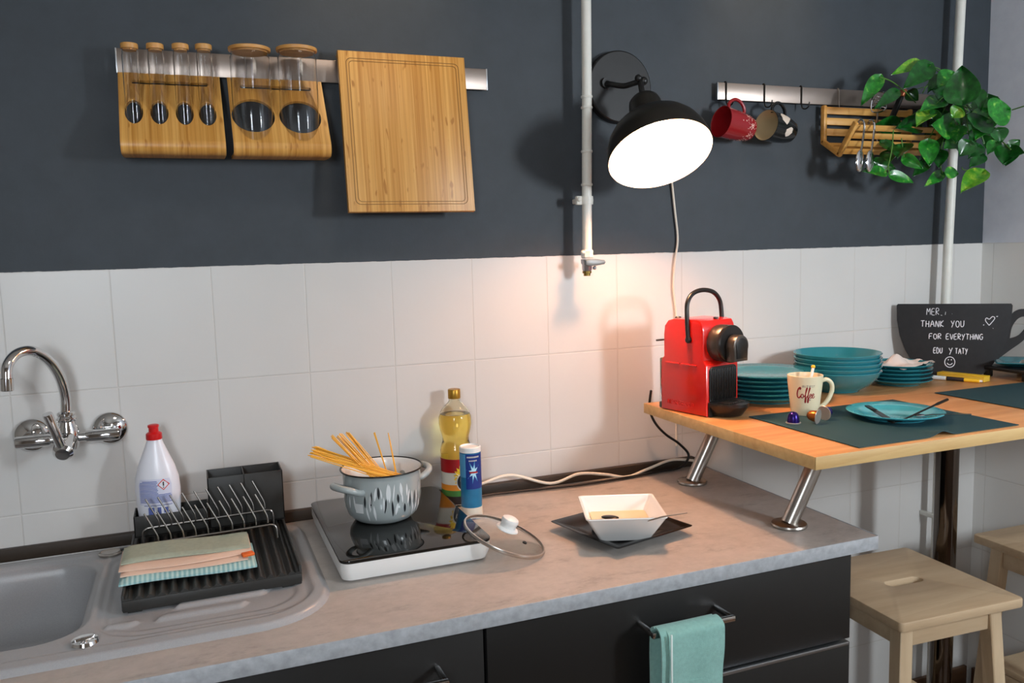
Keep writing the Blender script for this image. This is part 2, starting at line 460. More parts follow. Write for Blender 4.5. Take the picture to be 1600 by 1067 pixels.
# wall behind the camera, with its two windows
W1 = (2.16, 2.66, 1.36, 2.2); W2 = (-.42, .18, 1.05, 2.05)
solo('wall_front', G().prism([(X0, 0), (X1, 0), (X1, ZC), (X0, ZC)], .1, Matrix(((1, 0, 0, 0), (0, 0, -1, Y0), (0, 1, 0, 0), (0, 0, 0, 1))),
     holes=[[(w[0], w[2]), (w[1], w[2]), (w[1], w[3]), (w[0], w[3])] for w in (W1, W2)]), 'plaster', kind='structure')
for i, w in enumerate((W1, W2)):
    cx = (w[0]+w[1])/2; cz = (w[2]+w[3])/2
    g = G()
    for a in (w[0]+.02, w[1]-.02): g.box((a, Y0-.05, cz), (.04, .06, w[3]-w[2]), .004)
    for a in (w[2]+.02, w[3]-.02): g.box((cx, Y0-.05, a), (w[1]-w[0]-.08, .06, .04), .004)
    wf = solo('window_%d' % (i+1), g, 'white_plastic', kind='structure')
    pane = G().box((cx, Y0-.06, cz), (w[1]-w[0]-.07, .006, w[3]-w[2]-.07))
    part(wf, 'window_pane', pane, 'glass', world=True)
solo('floor', G().box(((X0+X1)/2, Y0/2, -.05), (X1-X0+.2, -Y0+.2, .1)), 'floor', kind='structure')
solo('ceiling', G().box(((X0+X1)/2, Y0/2, ZC+.05), (X1-X0+.2, -Y0+.2, .1)), 'ceiling', kind='structure')
solo('trim_1', G().box((.5, -.009, .9125), (2.26, .018, .025), .002), 'trim', kind='structure')
solo('baseboard_back', G().box((2.18, -.006, .04), (1.05, .012, .08), .002), 'floor', kind='structure')
solo('baseboard_right', G().box((X1-.006, Y0/2-.01, .04), (.012, -Y0-.03, .08), .002), 'floor', kind='structure')

# ------------------------------------------------------------------ worktop, cabinets
ct = thing('worktop', 'grey concrete look kitchen worktop with pale front edge', 'worktop', (.5, -.32, .87))
g = G().prism([(-.63, -.649), (1.649, -.649), (1.649, -.002), (-.63, -.002)], .029, T(0, 0, .87), holes=[rrect(-.45, .17, -.5, -.075, .03)])
part(ct, 'top_slab', g, 'concrete', world=True)
g = G().box((.51, -.6515, .8855), (2.28, .003, .029), .0012).box((1.6515, -.325, .8855), (.003, .65, .029), .0012)
part(ct, 'edge_band', g, 'concrete_edge', world=True, label='pale grey edge band')

def bar_handle(parent, x0, x1, z, y=-.62):
    g = G()
    g.box(((x0+x1)/2, y-.055, z), (x1-x0, .010, .011), .002)
    for x in (x0+.005, x1-.005): g.box((x, y-.026, z), (.009, .05, .009), .0015)
    return part(parent, 'handle', g, 'chrome', world=True)
def cabinet(x0, x1, label, kind):
    t = thing('base_cabinet', label, 'cabinet', ((x0+x1)/2, -.3, 0))
    g = G()
    g.box((x0+.009, -.31, .485), (.018, .57, .77)).box((x1-.009, -.31, .485), (.018, .57, .77))
    g.box(((x0+x1)/2, -.03, .485), (x1-x0-.036, .012, .77)).box(((x0+x1)/2, -.31, .11), (x1-x0-.036, .57, .018))
    g.box(((x0+x1)/2, -.54, .05), (x1-x0-.002, .016, .1)).box((x0+.02, -.3, .05), (.03, .46, .1)).box((x1-.02, -.3, .05), (.03, .46, .1))
    part(t, 'carcass', g, 'cabinet', world=True)
    if kind == 'drawers':
        zs = [(.672, .862), (.392, .664), (.112, .384)]
        for k, (a, b) in enumerate(zs):
            d = part(t, 'drawer', G().box(((x0+x1)/2, -.608, (a+b)/2), (x1-x0-.004, .024, b-a), .0015), 'cabinet', world=True)
            if k == 0: bar_handle(d, 1.095, 1.275, .805); d.children[0]['label'] = 'brushed steel bar handle'
            else:
                gg = G().box(((x0+x1)/2, -.6125, b+.0005), (x1-x0-.02, .028, .0075), .001)
                part(d, 'grip_strip', gg, 'aluminium', world=True, label='aluminium grip strip')
    else:
        d = part(t, 'door', G().box(((x0+x1)/2, -.608, .487), (x1-x0-.004, .024, .75), .0015), 'cabinet', world=True)
        if kind == 'door': bar_handle(d, .53, .71, .803)
    return t
cabinet(.795, 1.612, 'black drawer cabinet with towel on its steel handle, beside the stools', 'drawers')
cabinet(.205, .793, 'black door cabinet left of the drawer cabinet', 'door')
cabinet(-.60, .203, 'black cabinet under the sink basin', 'plain')

# towel over the handle
tw = thing('hand_towel', 'aqua terry hand towel draped over the steel drawer handle', 'towel', (1.165, -.69, .6))
def towel_sheet(x0, x1, zb, yo, front):
    g = G()
    path = []
    r = .0125
    if front:
        path = [(-.675+0.0, .8185), (-.684, .8165), (-.6895-yo, .808), (-.691-yo, .79), (-.692-yo, .76), (-.690-yo, .72), (-.692-yo, .67), (-.690-yo, zb)]
    else:
        path = [(-.675, .8185), (-.668, .8165), (-.6625, .808), (-.661, .79), (-.660, .76), (-.661, .70), (-.659, zb)]
    P = spline([(0, a, b) for a, b in path], 4)
    n = 16
    def fn(u, v):
        k = v*(len(P)-1); i = min(int(k), len(P)-2); f = k-i; p = P[i].lerp(P[i+1], f)
        x = x0+(x1-x0)*u
        w = .0022*math.sin(u*9+v*2)*min(1, v*1.4)
        return (x+.004*math.sin(v*4)*u, p.y-(w if front else -w*.4), p.z)
    sheet(g, fn, n, 40, .0035); return g
part(tw, 'towel_cloth', towel_sheet(1.103, 1.233, .55, .002, True), 'towel', world=True)
part(tw, 'back_layer', towel_sheet(1.100, 1.226, .52, 0, False), 'towel', world=True)
g = towel_sheet(1.117, 1.2335, .715, .0055, True)
part(tw, 'folded_front_layer', g, 'towel', world=True)
g = G().box((1.1185, -.7045, .765), (.004, .0025, .1), .001)
part(tw, 'piping', g, 'towel_white', world=True, label='white edge piping')
g = G().prism([(0, 0), (.05, .004), (.05, .018), (.032, .014), (.03, -.03), (0, -.03)], .002, Matrix(((1, 0, 0, 1.112), (0, 0, -1, -.6985), (0, 1, 0, .685), (0, 0, 0, 1))))
part(tw, 'motif', g, 'towel_white', world=True, label='white woven motif')

# ------------------------------------------------------------------ sink
def sst(a, b, x):
    t = max(0, min(1, (x-a)/(b-a))); return t*t*(3-2*t)
def sd_rr(x, y, x0, x1, y0, y1, r):
    cx, cy = (x0+x1)/2, (y0+y1)/2; hx, hy = (x1-x0)/2-r, (y1-y0)/2-r
    dx, dy = abs(x-cx)-hx, abs(y-cy)-hy
    return math.hypot(max(dx, 0), max(dy, 0))+min(max(dx, dy), 0)-r
def sink_z(x, y):
    # outer outline: rounder at the front right
    rr = .13 if y < -.3 else .06
    d0 = sd_rr(x, y, -.56, .557, -.565, -.044, rr)
    z = .909-.0095*sst(-.009, 0.0, d0)-.006*sst(0, .003, d0)
    z -= .0018*sst(.002, -.002, d0+.036)
    # two-step drainer recess
    z -= .0035*sst(.004, -.004, sd_rr(x, y, .172, .528, -.512, -.075, .085))
    z -= .0025*sst(.004, -.004, sd_rr(x, y, .186, .50, -.487, -.10, .07))
    # raised flow ribs
    for (xa, xb, yc) in ((.19, .26, -.478), (.20, .36, -.435), (.24, .44, -.425)):
        pass
    for (xa, xb, yc, w) in ((.27, .41, -.448, .010), (.30, .45, -.405, .012), (.19, .235, -.452, .008)):
        dd = sd_rr(x-(y-yc)*.6, y, xa, xb, yc-w, yc+w, .006)
        z += .0055*sst(.004, -.004, dd)
    # basin
    db = sd_rr(x, y, -.42, .156, -.478, -.09, .075)
    z -= .006*sst(.006, -.004, db)
    dw = sd_rr(x, y, -.42, .150, -.472, -.096, .07)
    z -= .155*sst(0, -.03, dw)
    return z
g = G(); nx, ny = 300, 160
xs = [-.53+1.095*i/(nx-1) for i in range(nx)]; ys = [-.570+.535*j/(ny-1) for j in range(ny)]
g.grid(lambda u, v: (-.53+1.095*u, -.572+.537*v, sink_z(-.53+1.095*u, -.572+.537*v)), nx, ny)
for f in [f for f in g.bm.faces if max(v.co.z for v in f.verts) < .898 and sd_rr(f.calc_center_median().x, f.calc_center_median().y, -.56, .557, -.565, -.044, .06) > -.02]: g.bm.faces.remove(f)
sk = thing('kitchen_sink', 'grey granite inset sink with basin and grooved drainer', 'sink', (.1, -.3, .9))
part(sk, 'basin_and_drainer', g, 'sink', ang=60, world=True)
g = G().lathe([(0, .006), (.012, .0062), (.0195, .005), (.0215, 0), (.0205, -.003)], 32, T(.163, -.505, .9080))
g.box((.163, -.505, .9150), (.03, .006, .004), .0015, rz=.3)
part(sk, 'waste_knob', g, 'chrome', world=True, label='round chrome drain control knob')
g = G().lathe([(0, .001), (.03, .001), (.034, .003), (.036, .0)], 32, T(-.13, -.28, .749))
part(sk, 'drain', g, 'chrome', world=True, label='chrome drain strainer')
solo('trim_2', G().box((-.13, -.0395, .9035), (.72, .004, .005), .001), 'white_edge', kind='structure')

# small chrome strainer beside the cloths
st = thing('sink_strainer', 'small metal sink strainer lying on the sink rim behind the basin', 'strainer', (.168, -.085, .9075))
part(st, 'rim', G().lathe([(.016, .001), (.022, .0), (.0225, .004), (.019, .006), (.016, .004), (.016, .001)], 28, T(0, 0, .0)), 'steel')
part(st, 'mesh_cup', G().lathe([(0, .0005), (.015, .001), (.017, .004), (.016, .005), (0, .002)], 24), 'steel')
part(st, 'tab', G().box((.03, .006, .006), (.024, .008, .003), .001, rz=.25), 'dark_metal')

# ------------------------------------------------------------------ tap
tp = thing('wall_tap', 'chrome wall mounted mixer tap with curved spout', 'tap', (.106, 0, 1.155))
for x in (.033, .179):
    g = G().lathe([(0, 0), (.034, 0), (.0345, .003), (.031, .008), (.02, .014), (.0125, .017), (.0125, .045), (0, .045)], 40, along((x, -.001, 1.155), (0, -1, 0)))
    part(tp, 'rosette', g, 'chrome', world=True)
for a, b in ((.012, .074), (.138, .200)):
    g = G().lathe([(0, 0), (.0115, 0), (.0125, .002), (.0125, .058), (.0115, .062), (0, .062)], 28, along((a, -.055, 1.152), (1, 0, 0)))
    part(tp, 'wall_union', g, 'chrome', world=True)
g = G()
g.cyl((.07, -.055, 1.152), (.142, -.055, 1.152), .0095)
g.lathe([(0, -.028), (.016, -.026), (.02, -.016), (.0215, 0), (.02, .016), (.0155, .028), (.0155, .04), (0, .04)], 32, T(.106, -.057, 1.156))
part(tp, 'body', g, 'chrome', world=True)
g = G().lathe([(.0, 0), (.0165, 0), (.018, .003), (.018, .007), (.015, .011), (.0165, .013), (.0165, .017), (.013, .02), (0, .02)], 32, T(.106, -.06, 1.188))
part(tp, 'collar', g, 'chrome', world=True)
sp = spline([(.106, -.06, 1.205), (.108, -.066, 1.240), (.1035, -.082, 1.282), (.090, -.107, 1.319), (.0683, -.1366, 1.3422), (.0465, -.163, 1.340), (.034, -.184, 1.321), (.032, -.190, 1.296)], 6)
part(tp, 'spout', G().tube(sp, .0098, 18), 'chrome', world=True)
part(tp, 'aerator', G().cyl((.032, -.190, 1.300), (.031, -.1905, 1.276), .0112, bev=.001), 'chrome', world=True)
part(tp, 'cartridge', G().lathe([(0, 0), (.018, 0), (.019, .03), (.0195, .045), (.0185, .054), (.013, .06), (0, .062)], 32, along((.105, -.06, 1.155), (-.06, -.80, -.34))), 'chrome', world=True)
part(tp, 'lever', G().lathe([(0, 0), (.0085, 0), (.0092, .01), (.0092, .079), (.0085, .082), (0, .082)], 24, along((.1005, -.108, 1.142), (-.018, -.028, .082))), 'chrome', world=True)

# ------------------------------------------------------------------ dish rack
dr = thing('dish_rack', 'charcoal dish rack with corrugated tray and steel plate prongs on the sink drainer', 'dish rack', (.36, -.24, .9))
g = G(); 
# corrugated tray surface, sloping slightly to the front
def tray(u, v):
    x = .214+.296*u; y = -.404+.345*v
    e = .0 if (u < .02 or u > .98) else .0045*math.sin((x-.214)/.0185*2*PI)
    e = e if .03 < v < .99 else e*.6
    return (x, y, .928+.006*v+e)
g.grid(tray, 160, 12)
def apron(pa, pb, n=160, zb=.904): 
    pass
vs = []; fs = []
for i in range(160):
    x, y, z = tray(i/159, 0); vs += [(x, y, z), (x, y-.001, .908)]
for i in range(159): fs.append((2*i, 2*i+1, 2*i+3, 2*i+2))
g.add(vs, fs)
for u in (0, 1):
    vs = [tray(u, j/11) for j in range(12)]; vs2 = [(a, b, .908) for a, b, c in vs]
    g.add(vs+vs2, [(j, j+1, 13+j, 12+j) for j in range(11)])
g.box((.2125, -.232, .921), (.005, .345, .028), .0015).box((.5115, -.232, .924), (.005, .345, .032), .0015)
g.box((.362, -.4035, .915), (.302, .005, .02), .0015)
for x, y in ((.23, -.39), (.49, -.39), (.23, -.08), (.49, -.08)): g.box((x, y, .905), (.024, .02, .012), .002)
bmesh.ops.remove_doubles(g.bm, verts=g.bm.verts[:], dist=.00005)
part(dr, 'tray', g, 'rack_black', world=True)
def open_box(x0, x1, y0, y1, z0, z1, th=.0025, div=None):
    g = G()
    g.box(((x0+x1)/2, (y0+y1)/2, z0+th/2), (x1-x0, y1-y0, th))
    for x in ([x0+th/2, x1-th/2]+([div] if div else [])): g.box((x, (y0+y1)/2, (z0+z1)/2), (th, y1-y0, z1-z0), .0006)
    for y in (y0+th/2, y1-th/2): g.box(((x0+x1)/2, y, (z0+z1)/2), (x1-x0, th, z1-z0), .0006)
    return g
part(dr, 'bottle_trough', open_box(.218, .362, -.118, -.048, .944, .988), 'rack_black', world=True)
part(dr, 'cutlery_box', open_box(.363, .515, -.124, -.046, .944, 1.052, div=.436), 'rack_black', world=True)
g = G()
for (y, z) in ((-.205, .944), (-.155, .944)):
    loop = [(.238, y, .939), (.238, y-.002, z+.01), (.246, y-.003, z+.018), (.26, y-.003, z+.02)]
fr = spline([(.236, -.225, .938), (.236, -.224, .952), (.243, -.222, .960), (.26, -.222, .962), (.36, -.222, .964), (.46, -.222, .966), (.478, -.222, .966), (.487, -.223, .960), (.489, -.225, .940)], 6)
bk = spline([(.236, -.150, .938), (.236, -.150, .962), (.243, -.150, .970), (.26, -.150, .972), (.36, -.150, .974), (.46, -.150, .976), (.478, -.150, .976), (.487, -.150, .97), (.489, -.150, .940)], 6)
g.tube(fr, .0021, 8).tube(bk, .0021, 8)
for x in (.236, .489): g.cyl((x, -.226, .94), (x, -.149, .94), .0021, seg=8)
part(dr, 'wire_frame', g, 'wire', world=True, label='bent steel wire frame')
for k in range(10):
    x = .266+.0228*k
    for (y, z, dz) in ((-.2205, .962, 0), (-.1515, .972, 0)):
        zz = z+.002*k*.6
        P = spline([(x+.001, y, zz-.002), (x, y, zz+.012), (x-.006, y, zz+.027), (x-.021, y, zz+.060)], 5)
        part(dr, 'prong', G().tube(P, .0017, 8), 'wire', world=True)

# soap bottle in the rack
def lathe_oval(prof, sx, sy, seg=48):
    g = G(); g.lathe(prof, seg)
    for v in g.bm.verts: v.co.x *= sx; v.co.y *= sy
    return g
sb = thing('dish_soap_bottle', 'white dish soap bottle with red cap standing in the dish rack', 'bottle', (.2665, -.083, .9475), rz=-.16)
prof = [(0, 0), (.036, .0), (.0395, .006), (.041, .03), (.0435, .06), (.0445, .085), (.0425, .11), (.036, .135), (.028, .155), (.0195, .176), (.0155, .187), (.0145, .191), (0, .191)]
part(sb, 'bottle_body', lathe_oval(prof, 1, .62), 'soap_white')
g = G().lathe([(0, .191), (.0155, .191), (.016, .193), (.0155, .203), (.013, .205), (.0095, .207), (.0095, .215), (.011, .216), (.011, .2205), (.008, .222), (0, .222)], 32)
part(sb, 'cap', g, 'cap_red', label='red push cap')
def on_oval(u, z, off=.0006, sy=.62):
    """point on the front of the bottle: u = lateral position, z = height"""
    R = None
    for (r0, z0), (r1, z1) in zip(prof, prof[1:]):
        if z0 <= z <= z1 and z1 > z0: R = r0+(r1-r0)*(z-z0)/(z1-z0)
    R = R or .04
    c = max(-1, min(1, u/R)); return Vector((u, -(R*sy)*math.sqrt(1-c*c)-off, z))
def patch(fn, u0, u1, v0, v1, nu=14, nv=10, shape=None):
    g = G(); g.grid(lambda a, b: fn(u0+(u1-u0)*a, v0+(v1-v0)*b), nu, nv); return g
def lab(u, z): return on_oval(u*(1 if z < .1 else 1-(z-.1)*9), z, .0007)
g = patch(lab, -.033, .031, .058, .112)
part(sb, 'back_label', g, 'label_lilac')
g = G()
def strip(g, fn, u0, u1, v, h, off=None):
    g.grid(lambda a, b: fn(u0+(u1-u0)*a, v+h*b), 10, 2)
for k in range(15):
    z = .108-.0031*k
    a = -.031+.004*(k == 0); b = (.0305 if k > 8 else .006) - random.random()*.004
    strip(g, lambda u, z: on_oval(u*(1 if z < .1 else 1-(z-.1)*9), z, .0012), a, b, z-.0016, .0016)
part(sb, 'label_text', g, 'text_blue')
def dia(s, off):
    g = G(); c = (.0165, .1)
    q = [(c[0]+s, c[1]), (c[0], c[1]+s), (c[0]-s, c[1]), (c[0], c[1]-s)]
    g.add([on_oval(a, b, off) for a, b in q], [(0, 1, 2, 3)]); return g
part(sb, 'hazard_border', dia(.0115, .0013), 'ghs_red', label='red hazard diamond')
part(sb, 'hazard_field', dia(.0092, .0018), 'soap_white')
g = G(); strip(g, lambda u, z: on_oval(u, z, .0024), .0155, .0178, .0975, .0085); strip(g, lambda u, z: on_oval(u, z, .0024), .0157, .0176, .0935, .0022)
part(sb, 'hazard_mark', g, 'label_black')
g = G(); strip(g, lambda u, z: on_oval(u, z, .0009), -.024, .03, .056, .0014); strip(g, lambda u, z: on_oval(u, z, .0009), -.016, -.004, .036, .017); strip(g, lambda u, z: on_oval(u, z, .0009), .002, .009, .038, .015); strip(g, lambda u, z: on_oval(u, z, .0009), .014, .022, .04, .012)
part(sb, 'label_pictures', g, 'text_blue')

# folded cloths on the rack tray
def cloth_slab(x0, x1, y0, y1, z, th, wav, sh=0, ph=0):
    b = G(); nx, ny = 30, 14
    def top(u, v):
        x = x0+(x1-x0)*u+sh*(v-.5); y = y0+(y1-y0)*v+.006*math.sin(u*5+ph)
        r = min(u, 1-u, v, 1-v); e = min(1, r/.06)
        return Vector((x, y, z+th*(.35+.65*math.sqrt(e))+wav*math.sin(u*6+ph)*e))
    tp_ = [top(i/(nx-1), j/(ny-1)) for i in range(nx) for j in range(ny)]
    bt = [Vector((p.x, p.y, z)) for p in tp_]
    fs = []
    for i in range(nx-1):
        for j in range(ny-1):
            a, c, d, e = i*ny+j, (i+1)*ny+j, (i+1)*ny+j+1, i*ny+j+1
            fs += [(a, c, d, e), (a+nx*ny, e+nx*ny, d+nx*ny, c+nx*ny)]
    N = nx*ny
    for i in range(nx-1):
        for j in (0, ny-1): fs.append((i*ny+j, (i+1)*ny+j, (i+1)*ny+j+N, i*ny+j+N))
    for j in range(ny-1):
        for i in (0, nx-1): fs.append((i*ny+j, i*ny+j+1, i*ny+j+1+N, i*ny+j+N))
    b.add(tp_+bt, fs); return b
solo('dish_cloth', cloth_slab(.204, .438, -.365, -.235, .9365, .010, .0004, .0, .5), 'cloth_blue', 'pale blue striped cloth folded under the sage and pink cloth', 'cloth', ang=50)
dc = thing('tea_towel', 'sage green and pale pink folded tea towel with orange tag, on top of blue cloth', 'tea towel', (.32, -.29, .947))
part(dc, 'lower_fold', cloth_slab(.206, .424, -.352, -.232, .9475, .005, .0006, 0, 1.2), 'cloth_pink', world=True, ang=50, label='pale pink fold')
part(dc, 'middle_fold', cloth_slab(.203, .432, -.340, -.228, .9535, .005, .0008, 0, 2.2), 'cloth_pink', world=True, ang=50, label='pale pink fold')
part(dc, 'upper_fold', cloth_slab(.206, .430, -.318, -.226, .9595, .006, .0008, 0, .4), 'cloth_grey', world=True, ang=50, label='sage green top fold')
part(dc, 'tag', G().box((.424, -.345, .9555), (.022, .016, .006), .002, rz=.2), 'tag_orange', world=True, label='orange tag')

# ------------------------------------------------------------------ induction hob, pot, pasta
hb = thing('induction_hob', 'portable white induction hob with black glass top under the pot', 'hob', (.729, -.282, .9))
HX0, HX1, HY0, HY1 = .581, .876, -.441, -.033
ho = [(HX0+.010, HX1-.010, HY0+.022, HY1-.010, .9005), (HX0+.004, HX1-.004, HY0+.012, HY1-.004, .9040), (HX0, HX1, HY0+.003, HY1, .922), (HX0, HX1, HY0, HY1, .9402)]
rg = [[(p[0], p[1], z) for p in rrect(a, b, c, d, .020)] for a, b, c, d, z in ho]; m_ = len(rg[0])
g = G().add([v for r in rg for v in r], [(i*m_+k, i*m_+(k+1) % m_, (i+1)*m_+(k+1) % m_, (i+1)*m_+k) for i in range(3) for k in range(m_)]+[tuple(range(m_-1, -1, -1)), tuple(3*m_+k for k in range(m_))])
part(hb, 'housing', g, 'white_plastic', world=True)
part(hb, 'glass_top', G().prism(rrect(HX0-.001, HX1+.001, HY0-.001, HY1+.001, .020), .0055, T(0, 0, .9405), bev=.001), 'hob_glass', world=True)
HZ = .946
PC = (.7125, -.207)
pt = thing('cooking_pot', 'grey enamel pot with white inside and leaf pattern, standing on the hob', 'pot', (PC[0], PC[1], HZ), rz=0)
def pot_r(z):
    pr = [(.0, .055), (.004, .064), (.014, .0735), (.03, .0795), (.05, .0815), (.08, .082), (.102, .083), (.108, .087)]
    for (z0, r0), (z1, r1) in zip(pr, pr[1:]):
        if z0 <= z <= z1: return r0+(r1-r0)*(z-z0)/(z1-z0)
    return .087
outer = [(0, .0015), (.05, .0008), (.058, .0008)]+[(pot_r(z), z+.0008) for z in (.004, .009, .014, .022, .03, .04, .05, .065, .08, .095, .102)]+[(.0865, .1075)]
inner = [(.0842, .1085)]+[(pot_r(z)-.0026, z+.003) for z in (.1, .09, .08, .065, .05, .03, .022, .014, .006)]+[(.05, .0052), (0, .0052)]
part(pt, 'pot_body', G().lathe(outer+[(.0856, .1075)]+[(pot_r(z)-.0009, z+.0016) for z in (.1, .09, .08, .065, .05, .03, .022, .014)]+[(.062, .0042), (0, .0024)], 56), 'enamel_grey')
part(pt, 'lining', G().lathe(inner, 56), 'enamel_white', label='white enamel lining')
part(pt, 'rim', G().tube([(.0868*math.cos(2*PI*i/64), .0868*math.sin(2*PI*i/64), .1088) for i in range(64)], .0017, 8, closed=True), 'dark_metal', label='dark steel rim')
for ph, dz in ((math.radians(207), 0), (math.radians(22), 0)):
    P = []
    for t, rr, zz in ((-.31, .079, .074), (-.30, .092, .077), (-.23, .108, .085), (-.09, .116, .089), (.09, .116, .089), (.23, .108, .085), (.30, .092, .077), (.31, .079, .074)):
        P.append((rr*math.cos(ph+t*1.15), rr*math.sin(ph+t*1.15), zz))
    part(pt, 'handle', G().tube(spline(P, 5), .0072, 12), 'enamel_grey')
def on_pot(ph, z, off=.0004): r = pot_r(z)+off; return Vector((r*math.cos(ph), r*math.sin(ph), z))
def leafprint(g, ph, z, w, h, lean):
    n = 8; vs = []
    for i in range(n+1):
        t = -1+2*i/n; ww = w*(1-t*t)
        zc = z+t*h; pc = ph+lean*t*h/.082
        vs += [on_pot(pc-ww/.082, zc), on_pot(pc+ww/.082, zc)]
    g.add(vs, [(2*i, 2*i+1, 2*i+3, 2*i+2) for i in range(n)])
gd, gl = G(), G()
rnd = random.Random(3)
for k in range(60):
    ph = math.radians(-128+k*3.3+rnd.uniform(-1, 1)) if k < 40 else math.radians(4+(k-40)*11)
    z = rnd.uniform(.028, .078); h = rnd.uniform(.010, .02); h = min(h, z-.012, .1-z)
    (leafprint(gd, ph, z, rnd.uniform(.0014, .003), h, rnd.uniform(-.15, .15)) if k % 3 == 0 else leafprint(gl, ph, z, rnd.uniform(.0014, .0034), h, rnd.uniform(-.2, .2)))
part(pt, 'dark_leaf_print', gd, 'print_dark', label='dark leaf print')
part(pt, 'light_leaf_print', gl, 'print_white', label='white leaf print')
g = G().grid(lambda u, v: on_pot(math.radians(214+14*u), .03+.02*v, .0006), 6, 4)
part(pt, 'sticker', g, 'print_white', label='small white sticker')
# spaghetti strands (world space); T = tip, B = lower end inside the pot
def strand(Tp, Bp, label, group):
    Tp, Bp = Vector(Tp), Vector(Bp); m = (Tp+Bp)/2
    g = G().tube([Tp, m+Vector((0, 0, .0008)), Bp], .0011, 6)
    return solo('spaghetti_strand', g, 'pasta', label, 'spaghetti', group)
rnd = random.Random(11)
PCv = Vector((PC[0], PC[1], 0))
def inside_ok(Tp, Bp):
    """strand must clear the rim and stay inside the wall"""
    rim = HZ+.1088+.0032
    for k in range(41):
        p = Tp.lerp(Bp, k/40); r = (Vector((p.x, p.y, 0))-PCv).length
        if r > .0795 and p.z < rim: return False
        if p.z < HZ+.008: return False
    return True
def bundle(n, tips, bots, label, group, jit, jb):
    made = 0; tries = 0
    while made < n and tries < 4000:
        tries += 1
        a = rnd.random()
        Tp = Vector(tips[0]).lerp(Vector(tips[1]), a)+Vector([rnd.uniform(-jit, jit) for _ in range(3)])
        Bp = Vector(bots[0]).lerp(Vector(bots[1]), a)+Vector([rnd.uniform(-jb, jb) for _ in range(3)])
        if inside_ok(Tp, Bp): strand(Tp, Bp, label, group); made += 1
bundle(30, ((.559, -.25, 1.108), (.578, -.215, 1.114)), ((.748, -.255, 1.024), (.762, -.205, 1.024)), 'dry spaghetti strand of the flat bundle leaning over the pot rim at left', 'spaghetti of the flat left bundle', .005, .010)
bundle(22, ((.603, -.232, 1.136), (.650, -.202, 1.132)), ((.738, -.25, .975), (.758, -.22, .975)), 'dry spaghetti strand of the steep bundle in the middle of the pot', 'spaghetti of the steep bundle', .005, .007)
bundle(2, ((.6965, -.195, 1.124), (.7025, -.195, 1.129)), ((.732, -.235, .975), (.737, -.235, .975)), 'dry spaghetti strand, one of two standing upright apart in the pot', 'two upright spaghetti strands', .0015, .001)
bundle(1, ((.733, -.195, 1.124), (.733, -.195, 1.124)), ((.746, -.232, .975), (.746, -.232, .975)), 'single dry spaghetti strand standing upright furthest right in the pot', 'lone upright spaghetti', .0, .0)
bundle(1, ((.735, -.192, 1.117), (.735, -.192, 1.117)), ((.750, -.227, .975), (.750, -.227, .975)), 'short dry spaghetti strand just behind the furthest right one', 'lone upright spaghetti', .0, .0)

# ------------------------------------------------------------------ oil bottle, salt can
ob = thing('oil_bottle', 'clear bottle of yellow sunflower oil with gold cap behind the salt can', 'bottle', (.930, -.0465, .9005))
OB = [(0, 0), (.031, 0), (.0345, .003), (.035, .02), (.0352, .095), (.036, .105), (.0362, .113), (.0335, .122), (.0300, .133), (.0302, .141), (.0345, .154), (.0372, .168), (.0368, .182), (.033, .193), (.026, .202), (.018, .209), (.013, .214), (.0125, .222)]
OK, OR = 1.174, 1.06
OB = [(r*OR, z*OK) for r, z in OB]
def ob_r(z):
    for (r0, z0), (r1, z1) in zip(OB[1:], OB[2:]):
        if z0 <= z <= z1 and z1 > z0: return r0+(r1-r0)*(z-z0)/(z1-z0)
    return .035
part(ob, 'oil_fill', G().lathe([(r*.999, z) for r, z in OB if z <= .184*OK]+[(.034*OR, .1885*OK), (.0, .1885*OK)], 48), 'oil', label='yellow oil')
part(ob, 'bottle_shell', G().lathe([(.0344*OR, .1895*OK)]+[(r, z) for r, z in OB if z > .19*OK]+[(r*OR, z*OK) for r, z in ((.0112, .222), (.0117, .2135), (.017, .2078), (.025, .2008), (.0325, .1915), (.0336, .1895), (.0344, .1895))], 48), 'pet', label='clear upper bottle')
g = G().lathe([(r*OR, z*OK) for r, z in ((0, .2195), (.0138, .2195), (.0142, .2205), (.0142, .237), (.0132, .2385), (0, .2385))], 32)
part(ob, 'cap', g, 'gold', label='gold screw cap')
ORI = math.atan2(-1.8, -.5)   # label faces the camera
def on_ob(u, z, off=.0006): a = ORI+u/.0352; r = ob_r(z*OK)+off; return Vector((r*math.cos(a), r*math.sin(a), z*OK))
def band(u0, u1, z0, z1, off, m, name):
    part(ob, name, G().grid(lambda a, b: on_ob(u0+(u1-u0)*a, z0+(z1-z0)*b, off), 40, 6), m)
band(-.104, .104, .004, .099, .0004, 'label_white', 'label_paper')
band(-.104, .104, .071, .099, .0009, 'label_red', 'label_red_band')
band(-.104, .104, .022, .034, .0009, 'label_green', 'label_green_band')
band(-.104, .104, .034, .046, .0009, 'label_orange', 'label_orange_band')
band(-.104, .104, .005, .022, .0009, 'label_black', 'label_dark_band')
g = G().add([on_ob(.012, .058, .0012)]+[on_ob(.012+(.021 if k % 2 else .015)*math.cos(k*PI/18), .062+(.026 if k % 2 else .019)*math.sin(k*PI/18), .0016) for k in range(36)], [(0, 1+k, 1+(k+1) % 36) for k in range(36)])
part(ob, 'sunflower_print', g, 'label_yellow')
for rr, off, m, nm in ((.0185, .0022, 'label_white', 'roundel_border'), (.0165, .0028, 'label_black', 'roundel')):
    g = G().add([on_ob(.016, .052, off)]+[on_ob(.016+rr*math.cos(k*PI/16), .052+rr*1.1*math.sin(k*PI/16), off) for k in range(32)], [(0, 1+k, 1+(k+1) % 32) for k in range(32)])
    part(ob, nm, g, m)

